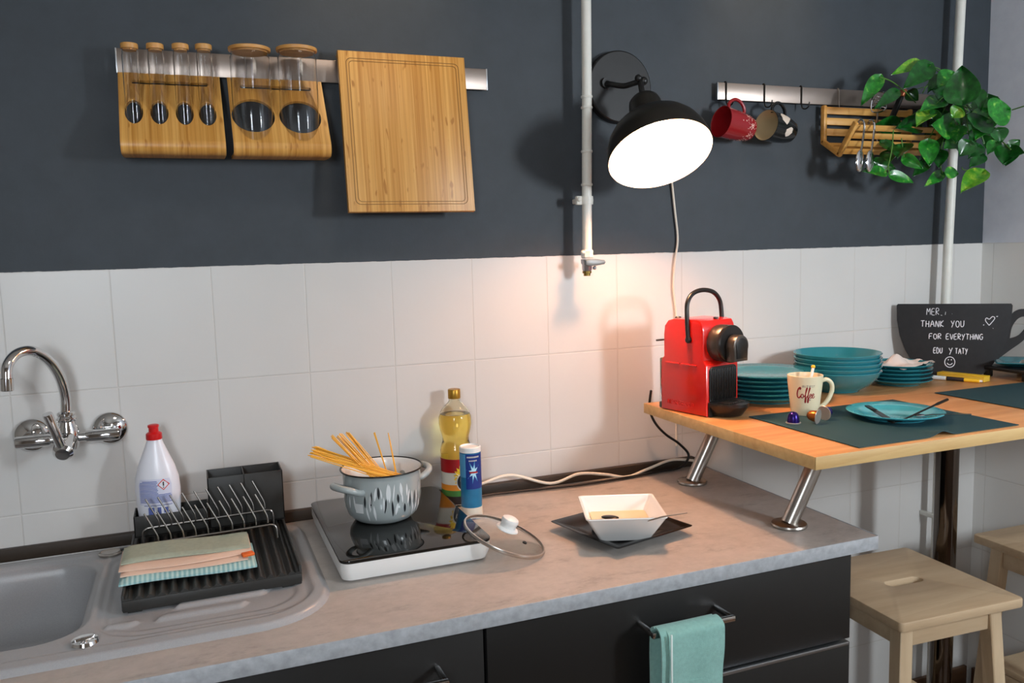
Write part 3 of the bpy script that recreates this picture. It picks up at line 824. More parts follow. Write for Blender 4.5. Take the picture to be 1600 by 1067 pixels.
# stroke lettering -------------------------------------------------
def arc(cx, cy, rx, ry, a0, a1, n=10): return [(cx+rx*math.cos(math.radians(a0+(a1-a0)*i/n)), cy+ry*math.sin(math.radians(a0+(a1-a0)*i/n))) for i in range(n+1)]
GL = {
 'A': [[(0, 0), (.4, 1), (.8, 0)], [(.15, .4), (.65, .4)]], 'B': [[(0, 0), (0, 1), (.5, .95), (.55, .6), (.1, .5), (.6, .45), (.65, .1), (0, 0)]],
 'C': [arc(.4, .5, .4, .5, 45, 315)], 'D': [[(0, 0), (0, 1), (.4, .95), (.7, .5), (.4, .05), (0, 0)]],
 'E': [[(.6, 1), (.05, .95), (0, .05), (.62, 0)], [(.03, .5), (.5, .52)]], 'F': [[(.65, 1), (.05, .97), (0, 0)], [(.02, .5), (.5, .52)]],
 'G': [arc(.4, .5, .4, .5, 50, 300)+[(.7, .45), (.45, .45)]], 'H': [[(0, 0), (.03, 1)], [(.6, 0), (.63, 1)], [(0, .5), (.62, .52)]],
 'I': [[(0, 0), (.03, .75)], [(.02, .95), (.04, 1)]], 'K': [[(0, 0), (.03, 1)], [(.6, 1), (.03, .45), (.65, 0)]],
 'L': [[(0, 1), (0, 0), (.55, 0)]], 'M': [[(0, 0), (.1, 1), (.4, .4), (.7, 1), (.8, 0)]], 'N': [[(0, 0), (.05, 1), (.6, 0), (.68, 1)]],
 'O': [arc(.35, .5, .35, .5, 90, 450, 16)], 'P': [[(0, 0), (0, 1), (.55, .9), (.5, .5), (0, .45)]], 'R': [[(0, 0), (.02, 1), (.5, .95), (.55, .6), (.05, .5), (.62, 0)]],
 'S': [[(.6, .9), (.3, 1), (.05, .8), (.2, .55), (.5, .4), (.55, .15), (.3, 0), (0, .1)]], 'T': [[(0, 1), (.75, .98)], [(.37, .98), (.35, 0)]],
 'U': [[(0, 1), (.05, .2), (.3, 0), (.6, .2), (.65, 1)]], 'V': [[(0, 1), (.35, 0), (.7, 1)]], 'X': [[(0, 0), (.6, 1)], [(0, 1), (.6, 0)]],
 'Y': [[(0, 1), (.3, .5)], [(.68, 1), (.15, -.1)]], 'Z': [[(0, 1), (.6, 1), (0, 0), (.62, 0)]]}
def text_strokes(txt, x, y, h, gap=.28, slant=0):
    out = []
    for ch in txt:
        if ch == ' ': x += h*.6; continue
        gl = GL[ch]; w = max(p[0] for s_ in gl for p in s_)
        out += [[(x+h*p[0]+slant*h*p[1], y+h*p[1]) for p in s_] for s_ in gl]
        x += h*(w+gap)
    return out
def strokes(g, ss, fn, r, n=3):
    for s_ in ss:
        P = [fn(*p) for p in s_]
        if len(P) > 2: P = spline(P, n)
        g.tube(P, r, 6)
    return g
g = G(); strokes(g, text_strokes('KU', .006, .0535, .0085)+text_strokes('SE', .008, .042, .0085), lambda u, v: on_ob(u, v, .003), .0006)
part(ob, 'roundel_letters', g, 'label_white')

sc = thing('salt_can', 'blue cardboard salt can with white top beside the oil bottle', 'salt', (.9315, -.150, .9005))
SR = .0243; SKZ = 1.34
part(sc, 'can', G().lathe([(0, 0), (SR, 0), (SR, .1125*SKZ), (0, .1125*SKZ)], 40), 'can_blue')
part(sc, 'top', G().lathe([(r, z*SKZ) for r, z in ((0, .1125), (SR+.0006, .1125), (SR+.0006, .1205), (SR-.002, .122), (SR-.003, .1195), (0, .1195))], 40), 'white_plastic', label='white top')
def on_sc(u, z, off=.0005): a = math.atan2(-1.66, -.5)+u/SR; r = SR+off; return Vector((r*math.cos(a), r*math.sin(a), z*SKZ))
def sband(name, u0, u1, z0, z1, m, off=.0005): part(sc, name, G().grid(lambda a, b: on_sc(u0+(u1-u0)*a, z0+(z1-z0)*b, off), 24, 3), m)
sband('dark_blue_panel', -.012, .05, .05, .1105, 'blue')
sband('side_panel', -.05, -.012, .07, .1105, 'blue_light')
sband('white_foot', -.0685, .0684, .001, .017, 'label_white', .0004)
for zz, r1, r2, m, off, nm in ((.08, .021, .0075, 'blue_light', .0009, 'star_glow'), (.08, .014, .006, 'blue_glow', .0013, 'star')):
    g = G().add([on_sc(.006, zz, off)]+[on_sc(.006+(r1 if k % 2 else r2)*math.cos(k*PI/8+.2)*.8, zz+(r1 if k % 2 else r2)*math.sin(k*PI/8+.2), off) for k in range(16)], [(0, 1+k, 1+(k+1) % 16) for k in range(16)])
    part(sc, nm, g, m)
g = G()
for k in range(9): g.grid(lambda a, b, k=k: on_sc(-.008+.0032*k+.0022*a, .1045+.0026*b, .0011), 2, 2)
for k in range(6): g.grid(lambda a, b, k=k: on_sc(-.004+.0032*k+.0022*a, .0985+.002*b, .0011), 2, 2)
part(sc, 'small_print', g, 'label_white')
g = G(); g.grid(lambda a, b: on_sc(-.003+.018*a, .078+.003*b, .0018), 6, 2)
part(sc, 'red_mark', g, 'label_red')

# ------------------------------------------------------------------ glass lid leaning on the hob
n_ = Vector((.365, -.165, 1)).normalized()
LM = along((.9148, -.406, .9345), n_)
ld = thing('pot_lid', 'round glass pot lid with white knob leaning on the hob edge', 'lid', (.985, -.42, .9))
LR = .086
dome = [(LR*math.sin(t)/math.sin(.5), .014*(1-(math.sin(t)/math.sin(.5))**2)) for t in [i*.5/14 for i in range(15)]]
part(ld, 'glass', G().lathe([(r, z) for r, z in dome]+[(r, z-.003) for r, z in reversed(dome)], 56, LM), 'lid_glass', world=True)
part(ld, 'steel_rim', G().lathe([(LR-.002, .003), (LR+.001, .003), (LR+.002, .0), (LR+.001, -.004), (LR-.002, -.004), (LR-.001, 0), (LR-.002, .003)], 64, LM), 'steel', world=True)
part(ld, 'knob', G().lathe([(0, .0145), (.0215, .0142), (.0235, .0155), (.0225, .018), (.0165, .0205), (.0158, .025), (.0172, .030), (.0180, .034), (.0165, .0385), (.012, .041), (0, .042)], 36, LM), 'white_plastic', world=True, label='white knob')
part(ld, 'steam_vent', G().lathe([(.002, .0), (.0045, 0), (.0045, .003), (.002, .003), (.002, 0)], 18, T(*(LM @ Vector((0, 0, .0115)))) @ LM.to_3x3().to_4x4() @ T(*(LM.to_3x3().inverted() @ Vector((.018, -.052, -.012)))) ), 'dark_metal', world=True)

# ------------------------------------------------------------------ square plate and bowl
sq = math.atan2(.052, .21)
def sq_loft(levels, rz, c, rfrac=.12, n=5):
    """levels = [(half size, z)], rounded squares lofted, closed at both ends"""
    g = G(); rings = []
    for h, z in levels:
        rings.append([(p[0], p[1], z) for p in rrect(-h, h, -h, h, h*rfrac, n)])
    m = len(rings[0]); vs = [v for r in rings for v in r]
    fs = [(i*m+k, i*m+(k+1) % m, (i+1)*m+(k+1) % m, (i+1)*m+k) for i in range(len(rings)-1) for k in range(m)]
    fs += [tuple(range(m-1, -1, -1)), tuple((len(rings)-1)*m+k for k in range(m))]
    g.add(vs, fs, T(*c) @ Matrix.Rotation(rz, 4, 'Z')); return g
solo('square_plate', sq_loft([(.055, 0), (.058, .003), (.085, .008), (.107, .0165), (.1085, .018), (.107, .0185), (.083, .0105), (.07, .007), (.06, .006)], sq, (1.184, -.40, .9005), .06),
     'black_glaze', 'black square plate under the white bowl on the worktop', 'plate', ang=50)
BW = (1.172, -.425)
brz = math.radians(-20)
wb = solo('square_bowl', sq_loft([(.050, 0), (.052, .002), (.080, .052), (.083, .0555), (.0825, .0575), (.0795, .0575), (.0775, .0555), (.053, .008), (.050, .006)], brz, (BW[0], BW[1], .908), .10),
     'porcelain', 'white square flared bowl on the black square plate', 'bowl', ang=50)
solo('soup', sq_loft([(.0515, 0), (.0610, .0175), (.0595, .0195)], brz, (BW[0], BW[1], .9165), .1), 'cream_food', 'pale creamy food in the white square bowl', 'food', ang=50)
g = G(); P = spline([(1.162, -.428, .9415), (1.170, -.455, .9450), (1.178, -.500, .953), (1.207, -.536, .9705), (1.247, -.560, .980)], 6)
sp_ = thing('soup_spoon', 'dark metal spoon resting in the white square bowl', 'spoon', (1.16, -.53, .94))
part(sp_, 'handle', G().tube(P[6:], [.0016]*(len(P)-6), 8), 'steel', world=True)
part(sp_, 'spoon_bowl', G().sphere((0, 0, 0), 1, .020, .012, .0035, Mx=T(1.152, -.413, .9405) @ rotM(0, -.05, -.9)), 'dark_metal', world=True, label='dark spoon bowl')

# ------------------------------------------------------------------ cables
wc = [(.88, -.034, .918), (.93, -.035, .918), (1.0024, -.03, .935), (1.0795, -.028, .945), (1.184, -.032, .9115), (1.2666, -.028, .925), (1.34, -.035, .916), (1.398, -.045, .9045), (1.47, -.03, .913), (1.5468, -.026, .928), (1.6184, -.025, .918)]
solo('power_cord', G().tube(spline([(.80, -.05, .905), (.84, -.045, .906)]+wc, 8), .0037, 10), 'cable_white', 'white power cord looping along the wall behind the worktop', 'cord')
bc = [(1.47, -.052, 1.13), (1.475, -.035, 1.09), (1.483, -.03, 1.06), (1.50, -.03, 1.03), (1.53, -.03, 1.0), (1.572, -.028, .97), (1.60, -.03, .935)]
bcord = solo('power_cord', G().tube(spline(bc+[(1.57, -.035, .907), (1.50, -.04, .905), (1.40, -.05, .9045), (1.25, -.055, .9045), (1.10, -.04, .9045), (1.0, -.036, .905), (.93, -.05, .9045)], 8), .0034, 10), 'cable_black', 'black power cord dropping behind the bar table to the worktop', 'cord')

# ------------------------------------------------------------------ bar table
bt = thing('bar_table', 'oak bar table standing partly on the worktop on two slanted steel brackets', 'table', (2.08, -.37, 0))
part(bt, 'tabletop', G().box((2.0775, -.3745, 1.087), (1.2605, .637, .0255), .0012), 'oak', world=True)
g = G().box((1.4462, -.3745, 1.087), (.002, .637, .0258), .0008).box((2.077, -.6940, 1.087), (1.262, .002, .0258), .0008)
part(bt, 'edge_banding', g, 'oak_edge', world=True, label='pale oak edge banding')
for y in (-.152, -.522):
    b0 = Vector((1.530, y, .9)); b1 = Vector((1.622, y, 1.0742))
    g = G().lathe([(0, 0), (.0375, 0), (.038, .002), (.0365, .0055), (.033, .007), (0, .007)], 40, T(1.530, y, .9005))
    g2 = G().tube([b0+Vector((0, 0, .004)), b0.lerp(b1, .5), b1], .0175, 32)
    o = part(bt, 'support_bracket', g2, 'steel', world=True, label='slanted brushed steel tube')
    part(o, 'flange', g, 'steel', world=True)
    part(o, 'top_flange', G().lathe([(0, 0), (.034, 0), (.034, .004), (0, .004)], 32, T(1.622, y, 1.0700)), 'steel', world=True)
g = G().lathe([(0, .02), (.03, .02), (.03, 1.07), (0, 1.07)], 40, T(2.283, -.27, 0)); 
lg = part(bt, 'leg', g, 'leg_chrome', world=True, label='polished dark steel leg')
part(lg, 'foot_plate', G().lathe([(0, .0005), (.16, .0005), (.165, .004), (.15, .012), (.04, .02), (0, .02)], 40, T(2.283, -.27, 0)), 'chrome', world=True)

# ------------------------------------------------------------------ stools
def stool(name, label, loc, rz, H, w=.375, d=.375):
    t = thing(name, label, 'stool', loc, rz, 'wooden bar stools')
    seat = G().prism(rrect(-w/2, w/2, -d/2, d/2, .012, 4), .024, T(0, 0, H-.024), holes=[rrect(-.055, .055, -.015, .015, .0149, 6)], bev=.004)
    part(t, 'seat', seat, 'birch')
    hx, hy = w/2-.0525, d/2-.0525; bx, by = hx+.035, hy+.035
    def leg_at(sx, sy, z): f = 1-z/(H-.024); return Vector((sx*(hx+(bx-hx)*f), sy*(hy+(by-hy)*f), z))
    for sx in (-1, 1):
        for sy in (-1, 1):
            g = G(); vs = []
            for z in (0.0005, H-.0245):
                c = leg_at(sx, sy, z)
                vs += [(c.x-.018, c.y-.018, z), (c.x+.018, c.y-.018, z), (c.x+.018, c.y+.018, z), (c.x-.018, c.y+.018, z)]
            g.add(vs, [(3, 2, 1, 0), (4, 5, 6, 7)]+[(k, (k+1) % 4, 4+(k+1) % 4, 4+k) for k in range(4)])
            bmesh.ops.bevel(g.bm, geom=g.bm.edges[:], offset=.002, segments=1, affect='EDGES')
            part(t, 'leg', g, 'birch_z')
    for s_ in (-1, 1):
        part(t, 'apron', G().box((0, s_*(hy+.003), H-.0545), (2*hx-.034, .02, .058), .001), 'birch')
        part(t, 'apron', G().box((s_*(hx+.003), 0, H-.0545), (.02, 2*hy-.034, .058), .001), 'birch')
        part(t, 'rung', G().box((0, s_*(by-.013), .18), (2*bx-.05, .02, .034), .001), 'birch')
        part(t, 'rung', G().box((s_*(bx-.017), 0, .26), (.02, 2*by-.05, .034), .001), 'birch')
    return t
s1 = stool('bar_stool', 'pale birch stool with grip slot standing beside the black drawer cabinet', (2.008, -.388, 0), -.05, .64)
s2 = stool('bar_stool', 'pale birch stool standing beside the right wall behind the front stool', (2.556, -.438, 0), -.02, .66, .30, .365)
part(s2, 'step', G().box((0, .03, .2885), (.255, .20, .018), .003), 'birch')

# ------------------------------------------------------------------ things on the bar table
TZ = 1.1
# coffee machine (local frame: -y is its front)
cm = thing('coffee_machine', 'red capsule coffee machine with black carrying handle on the bar table', 'coffee machine', (1.515, -.205, TZ), rz=math.radians(13))
prof = [(-.075, .0015), (-.075, .122), (-.071, .129), (-.065, .135), (-.065, .205), (-.062, .219), (-.056, .2285), (-.04, .231), (.03, .231), (.05, .226), (.062, .212), (.065, .19), (.065, .136), (.071, .130), (.075, .120), (.075, .0015)]
g = G().prism(prof, .112, Matrix(((0, 0, 1, -.056), (1, 0, 0, 0), (0, 1, 0, 0), (0, 0, 0, 1))), bev=.004)
part(cm, 'body', g, 'red')
g = G().prism(rrect(-.047, .047, .036, .120, (.012, .012, .004, .004)), .004, Matrix(((1, 0, 0, 0), (0, 0, -1, -.0745), (0, 1, 0, 0), (0, 0, 0, 1))), bev=.001)
for k in range(15): g.box((-.042+.006*k, -.0795, .077), (.003, .003, .076), .0008)
part(cm, 'ribbed_panel', g, 'machine_black', label='ribbed black panel')
g = G().prism(rrect(-.050, .050, .0005, .036, .003), .006, Matrix(((1, 0, 0, 0), (0, 0, -1, -.0745), (0, 1, 0, 0), (0, 0, 0, 1))))
tr = [(.050*math.cos(math.radians(a)), -.0806+.064*math.sin(math.radians(a))) for a in range(180, 361, 12)]
def dtray(z0, z1, k):
    return [(x*k, -.0806+(y+.0806)*k, 0) for x, y in tr]
n = len(tr); vs = [(x, y, .004) for x, y, _ in dtray(0, 0, .72)]+[(x, y, .027) for x, y, _ in dtray(0, 0, 1)]+[(x, y, .0345) for x, y, _ in dtray(0, 0, 1)]
fs = [(k, k+1, n+k+1, n+k) for k in range(n-1)]+[(n+k, n+k+1, 2*n+k+1, 2*n+k) for k in range(n-1)]+[tuple(range(n)), tuple(range(2*n, 3*n))]
fs += [(0, n, 2*n, 3*n-1, 2*n-1, n-1)]
g.add(vs, fs)
part(cm, 'drip_tray', g, 'machine_black', label='black drip tray')
g = G()
for k in range(8): g.box((-.026+.0075*k, -.103, .0357), (.003, .034, .002), .0006)
part(cm, 'drip_grid', g, 'machine_grey')
g = G().lathe([(0, 0), (.0435, 0), (.0445, .003), (.0445, .028), (.043, .031), (.030, .0315), (0, .0315)], 48, along((0, -.064, .174), (0, -1, 0)))
part(cm, 'brew_head', g, 'machine_grey', label='gunmetal brew head')
g = G().lathe([(.036, 0), (.044, 0), (.045, .002), (.045, .008), (.0425, .0105), (.024, .011), (0, .011)], 48, along((0, -.0955, .174), (0, -1, 0)))
part(cm, 'head_ring', g, 'machine_black')
g = G().prism([(.026*math.cos(math.radians(a)), .026*math.sin(math.radians(a))) for a in range(-20, 201, 10)]+[(-.023, -.036), (.023, -.036)], .026, Matrix(((1, 0, 0, 0), (0, 0, -1, -.1065), (0, 1, 0, .171), (0, 0, 0, 1))), bev=.003)
part(cm, 'outlet', g, 'machine_grey')
g = G().prism([(.0195*math.cos(math.radians(a)), .0195*math.sin(math.radians(a))) for a in range(-20, 201, 10)]+[(-.017, -.029), (.017, -.029)], .002, Matrix(((1, 0, 0, 0), (0, 0, -1, -.1325), (0, 1, 0, .171), (0, 0, 0, 1))), bev=.0008)
part(cm, 'outlet_cover', g, 'machine_black')
P = spline([(-.0605, -.022, .183), (-.0605, -.020, .21), (-.0605, -.018, .245), (-.056, -.016, .272), (-.036, -.014, .292), (0, -.013, .299), (.036, -.014, .292), (.056, -.016, .272), (.0605, -.018, .245), (.0605, -.020, .21), (.0605, -.022, .183)], 6)
g = G().tube(P, .0056, 12)
for sx in (-1, 1): g.lathe([(0, 0), (.0075, 0), (.0085, .003), (.0085, .007), (.006, .009), (0, .009)], 20, along((sx*.0555, -.022, .183), (sx, 0, 0)))
part(cm, 'carrying_handle', g, 'machine_black', label='black arched handle')
g = G().lathe([(0, 0), (.008, 0), (.0078, .004), (.006, .006), (0, .0065)], 20, T(-.028, .042, .2275))
g.lathe([(0, 0), (.006, 0), (.0058, .003), (0, .004)], 20, T(.01, -.045, .2308))
part(cm, 'button', g, 'machine_black')
g = G().prism(rrect(-.045, .045, .0765, .094, .008), .112, T(0, 0, .016), bev=.003)
part(cm, 'water_tank', g, 'glass', label='clear water tank')
part(cm, 'tank_base', G().prism(rrect(-.047, .047, .0765, .095, .008), .0145, T(0, 0, .001), bev=.002), 'machine_grey')
part(cm, 'side_lever', G().prism(ell(0, 0, .014, .006), .004, T(-.050, .0825, .172), bev=.001), 'machine_grey')
def mside(u, v): return Vector((-.0563, .066-u, v))
g = G(); strokes(g, text_strokes('NESPRESSO', .014, .018, .0105, .33), mside, .0009)
part(cm, 'embossed_lettering', g, 'red')
g = G()
for (u0, u1) in ((.008, .055), (.062, .112)): g.tube([(-.0562, .066-u0, .121), (-.0562, .066-u1, .121)], .0022, 8)
part(cm, 'side_ridge', g, 'red')

# stacks of tableware
def plate_prof(r, h, foot): return [(0, .0015), (foot-.006, .0015), (foot-.003, 0), (foot, 0), (foot+.001, .002), (r*.78, h*.45), (r-.002, h-.0035), (r, h-.001), (r-.0015, h), (r*.76, h*.62), (foot*.98, .0055), (0, .005)]
ORD = {6: ['topmost', 'second from the top', 'third from the top', 'third from the bottom', 'second from the bottom', 'bottom'], 5: ['topmost', 'second from the top', 'middle', 'second from the bottom', 'bottom']}
def stack(name, prof, n, x, y, step, cat, lab, group, mat):
    pr = None; out = []
    for k in range(n):
        z = TZ+.0005+k*step; lb = lab % ORD[n][n-1-k]
        if pr is None:
            g = G().lathe(prof, 64); g.bm.transform(T(x, y, z)); pr = solo(name, g, mat, lb, cat, group, ang=50, origin=(x, y, z)); o = pr
        else:
            o = pr.copy(); COL.objects.link(o); o.location = (x+random.uniform(-.0015, .0015), y+random.uniform(-.0015, .0015), z); o['label'] = lb
        out.append(o)
    return out
stack('dinner_plate', plate_prof(.13, .020, .085), 6, 1.752, -.158, .0112, 'plate', 'teal dinner plate, %s of the stack beside the red coffee machine', 'teal dinner plates', 'teal')
bprof = [(0, .003), (.052, .003), (.054, 0), (.058, 0), (.06, .004), (.085, .018), (.104, .037), (.1135, .0535), (.115, .0565), (.1138, .0578), (.1115, .0555), (.101, .039), (.082, .0215), (.058, .0085), (0, .0075)]
stack('bowl', bprof, 5, 2.002, -.148, .0120, 'bowl', 'teal bowl, %s of the stack between dinner plates and small plates', 'teal bowls', 'teal')
stack('side_plate', plate_prof(.09, .017, .058), 5, 2.222, -.150, .0108, 'plate', 'small teal plate, %s of the stack beside the chalkboard cup sign', 'small teal plates', 'teal')
g = G()
def nap(u, v):
    x = -.075+.17*u; y = -.055+.11*v
    z = .0075+.028*math.exp(-((u-.42)**2/.03+(v-.55)**2/.06))+.007*math.sin(u*9+v*4)**2*(u > .6)+.006*math.sin(v*7+2*u)**2
    return Vector((2.222+x*.92-y*.35, -.150+x*.35*.6+y*.9, TZ+.0437+z*1.0))
sheet(g, nap, 22, 16, .0008)
solo('paper_napkin', g, 'napkin', 'crumpled cream paper napkin on top of the small teal plates', 'napkin', ang=20)

# placemats
def pmat(x0, x1, y0, y1, rz, label, bump=None):
    g = G()
    def fn(u, v):
        x = x0+(x1-x0)*u; y = y0+(y1-y0)*v; z = TZ+.0018
        if bump: z += .010*math.exp(-((x-bump)/.022)**2-((y-y0)/.03)**2)
        return (x, y, z)
    sheet(g, fn, 60, 30, .0014)
    return solo('placemat', g, 'mat_teal', label, 'placemat', 'dark teal placemats', ang=20)
pmat(1.566, 2.012, -.680, -.334, 0, 'dark teal placemat under the cream mug and the teal plate', 1.79)
pmat(2.178, 2.62, -.655, -.314, 0, 'dark teal empty placemat at the right end of the bar table')
MZ = TZ+.0022

# cream mug with stirrer
mg = thing('coffee_mug', 'cream mug with red Coffee lettering, white stirrer inside, on the placemat', 'mug', (1.70, -.37, MZ))
mo = [(0, .003), (.026, .003), (.0275, 0), (.030, .0005), (.0315, .006), (.0345, .03), (.0385, .065), (.0408, .090), (.0410, .0935)]
mi = [(.0398, .0945), (.0383, .0935), (.0375, .088), (.0352, .062), (.031, .02), (.027, .009), (0, .007)]
part(mg, 'mug_body', G().lathe(mo+mi, 56), 'mug_cream')
def mug_r(z):
    for (r0, z0), (r1, z1) in zip(mo[3:], mo[4:]):
        if z0 <= z <= z1: return r0+(r1-r0)*(z-z0)/(z1-z0)
    return .035
ha = math.atan2(-.30, .93); hv = Vector((math.cos(ha), math.sin(ha), 0))
P = spline([hv*.0385+Vector((0, 0, .078)), hv*.052+Vector((0, 0, .0805)), hv*.0635+Vector((0, 0, .072)), hv*.066+Vector((0, 0, .056)), hv*.059+Vector((0, 0, .036)), hv*.046+Vector((0, 0, .020)), hv*.033+Vector((0, 0, .014))], 6)
g = G().tube(P, .0052, 12)
part(mg, 'handle', g, 'mug_cream')
MA = math.atan2(-1.55, -1.35)+.05
def on_mug(u, z, off=.0003): a = MA+u/.038; r = mug_r(z)+off; return Vector((r*math.cos(a), r*math.sin(a), z))
g = G()
co = [[(.30, .86), (.36, 1.0), (.28, 1.06), (.12, .85), (.02, .45), (.06, .12), (.2, .05), (.36, .25)],
      [(.52, .42), (.42, .38), (.38, .2), (.46, .05), (.58, .12), (.6, .32), (.52, .42)],
      [(.58, .3), (.7, .2), (.86, .7), (.94, 1.0), (.88, 1.02), (.8, .6), (.76, 0), (.74, -.35), (.8, -.38), (.84, -.05), (.86, .12)],
      [(.86, .15), (.96, .2), (1.1, .7), (1.18, 1.0), (1.12, 1.02), (1.05, .6), (1.0, 0), (.98, -.35), (1.04, -.38), (1.08, -.05), (1.1, .12)],
      [(1.14, .2), (1.28, .26), (1.32, .38), (1.24, .44), (1.16, .3), (1.18, .1), (1.3, .04), (1.4, .2)],
      [(1.4, .2), (1.52, .28), (1.56, .4), (1.48, .46), (1.4, .32), (1.42, .1), (1.54, .04), (1.66, .22)]]
SC = .0285
for s_, w in zip(co, (.0019, .0013, .0014, .0014, .0013, .0013)):
    strokes(g, [[((a-.80)*SC*.90, .043+b*SC*.86) for a, b in s_]], lambda u, v: on_mug(u, v, -.0006), w, 5)
part(mg, 'script_lettering', g, 'print_red', label='red Coffee script')
g = G(); strokes(g, text_strokes('BUT', -.0075, .0695, .0046, .3)+text_strokes('FIRST', .0035, .0695, .0046, .25), lambda u, v: on_mug(u, v, 0), .0004)
g.add([on_mug(.010, .037), on_mug(.0125, .040), on_mug(.0115, .0415), on_mug(.010, .0405), on_mug(.0085, .0415), on_mug(.0075, .040)], [(0, 1, 2, 3, 4, 5)])
part(mg, 'small_lettering', g, 'print_grey')
g = G().tube([(1.6995, -.372, MZ+.010), (1.7145, -.371, MZ+.075), (1.7235, -.3695, MZ+.108)], .0034, 12)
stk = thing('stirrer', 'white stirrer with yellow tip standing in the cream mug', 'stirrer', (1.70, -.372, MZ+.01))
part(stk, 'stick', g, 'white_plastic', world=True)
part(stk, 'tip', G().sphere((1.7242, -.3693, MZ+.111), .005, 1, 1, .9), 'label_yellow', world=True, label='yellow tip')

# coffee capsules
def capsule(loc, axis, foil, label):
    Mx = along(loc, axis)      # local z: from the lid towards the dome
    t = thing('coffee_capsule', label, 'coffee capsule', loc, 0, 'coffee capsules')
    part(t, 'capsule_body', G().lathe([(.0135, .0008), (.0138, .002), (.0125, .012), (.0105, .0195), (.009, .0215), (.0055, .0245), (0, .0255)], 36, Mx), foil, world=True)
    part(t, 'capsule_lid', G().lathe([(0, -.0004), (.012, -.0006), (.0165, -.0002), (.017, .0004), (.0165, .0012), (.0138, .0014), (.0130, .0006), (0, .0004)], 40, Mx), 'pod_lid', world=True, label='silver foil lid')
    return t
capsule((1.6075, -.440, MZ+.0008), (0, 0, 1), 'pod_purple', 'purple coffee capsule standing upright in front of the cream mug')
capsule((1.6475, -.4745, MZ+.0165), (-.43, .88, .10), 'pod_brown', 'copper brown coffee capsule lying with silver lid facing the camera')
capsule((1.686, -.4495, MZ+.0165), (.94, .30, .10), 'pod_purple', 'purple coffee capsule lying behind the copper one with cream lid showing')

# plate with cutlery
solo('plate', (lambda g: g)(G().lathe(plate_prof(.105, .018, .066), 64, T(1.846, -.50, MZ))), 'teal_light', 'bright teal plate with cutlery on the left placemat', 'plate', ang=50)
PZ = MZ+.0085
fk = thing('fork', 'fork with long dark steel handle reaching over the rim of the teal plate', 'fork', (1.85, -.55, PZ))
P = spline([(1.812, -.557, PZ+.001), (1.835, -.553, PZ+.0035), (1.87, -.546, PZ+.009), (1.93, -.535, PZ+.0185), (1.978, -.5265, PZ+.0255)], 6)
part(fk, 'handle', G().tube(P, [.0018]*6+[.0022]*(len(P)-12)+[.0034]*6, 8), 'dark_metal', world=True)
g = G().box((1.800, -.5595, PZ), (.022, .016, .0016), .0006, rz=.2)
for k in range(4): g.box((1.778, -.570+.0046*k, PZ+.0006), (.030, .0022, .0014), .0005, rz=.2)
part(fk, 'tines', g, 'dark_metal', world=True)
kn = thing('knife', 'dark steel knife lying across the teal plate behind the fork', 'knife', (1.79, -.52, PZ))
part(kn, 'blade', G().prism([(0, -.007), (.075, -.008), (.09, 0), (.085, .006), (0, .007)], .0015, along((1.802, -.487, PZ+.0075), (0, 0, 1), (0, 1, 0)) @ Matrix.Identity(4) if False else T(1.799, -.492, PZ+.0075) @ rotM(0, .06, -1.95)), 'dark_metal', world=True)
part(kn, 'handle', G().box((.0, 0, 0), (.05, .012, .004), .0015, Mx=T(1.808, -.468, PZ+.0105) @ rotM(0, .06, -1.95)), 'dark_metal', world=True)
ts = thing('teaspoon', 'light steel teaspoon on the teal plate pointing right over the rim', 'spoon', (1.87, -.60, PZ))
part(ts, 'spoon_bowl', G().sphere((1.868, -.548, PZ+.003), 1, .015, .0105, .0025), 'chrome', world=True)
part(ts, 'handle', G().tube(spline([(1.877, -.555, PZ+.003), (1.885, -.575, PZ+.007), (1.90, -.615, PZ+.014), (1.912, -.645, PZ+.0175)], 5), .0017, 8), 'chrome', world=True)

# chalkboard cup sign
A = Vector((2.343, -.024, TZ+.0012)); B = Vector((2.578, -.226, TZ+.0012)); ux = (B-A).normalized(); nrm = Vector((ux.y, -ux.x, 0))
LEAN = .05
def sg(u, v, w=0): return A+ux*u+Vector((0, 0, v))+nrm*(w-0.0)-nrm*(LEAN*(v-.0))
zc_ = (Vector((0, 0, 1))-nrm*LEAN).normalized()
SM = Matrix(((ux.x, zc_.x, nrm.x, A.x), (ux.y, zc_.y, nrm.y, A.y), (ux.z, zc_.z, nrm.z, A.z), (0, 0, 0, 1)))
sn = thing('chalkboard_sign', 'black coffee cup shaped chalkboard with handwritten thank you note on the bar table', 'sign', tuple(A+ux*.15))
out = [(.004, .2135), (.0, .209), (.002, .165), (.010, .118), (.026, .074), (.045, .04), (.066, .014), (.08, .004), (.10, 0), (.215, 0), (.235, .006), (.252, .022), (.275, .058), (.293, .10), (.304, .15), (.3075, .208), (.304, .2135)]
ring_o = spline([(.296, .165), (.312, .190), (.336, .198), (.36, .188), (.37, .165), (.362, .14), (.335, .105), (.300, .075), (.272, .05)], 4)
ring_i = spline([(.302, .112), (.307, .145), (.320, .168), (.335, .176), (.345, .168), (.345, .150), (.325, .122), (.302, .112)], 4)[:-1]
g = G().prism(out, .006, SM, bev=.0008)
g.prism([(p.x, p.y) for p in [Vector((a, b, 0)) for a, b in [(q[0], q[1]) for q in ring_o]]], .0056, SM @ T(0, 0, .0002), holes=[[(q[0], q[1]) for q in ring_i]])
part(sn, 'board', g, 'board_black', world=True)
def fit_text(txt, x0, x1, y, h):
    ss = text_strokes(txt, 0, 0, 1, .3); w = max(p[0] for s_ in ss for p in s_)
    r = random.Random(len(txt)); out = []
    for s_ in ss:
        out.append([(x0+(x1-x0)*p[0]/w, y+h*p[1]+.0008*math.sin(p[0]*3)) for p in s_])
    return out
ch = G()
fnb = lambda u, v: SM @ Vector((u, v, .0062))
strokes(ch, fit_text('MER', .082, .115, .181, .019), fnb, .0009)
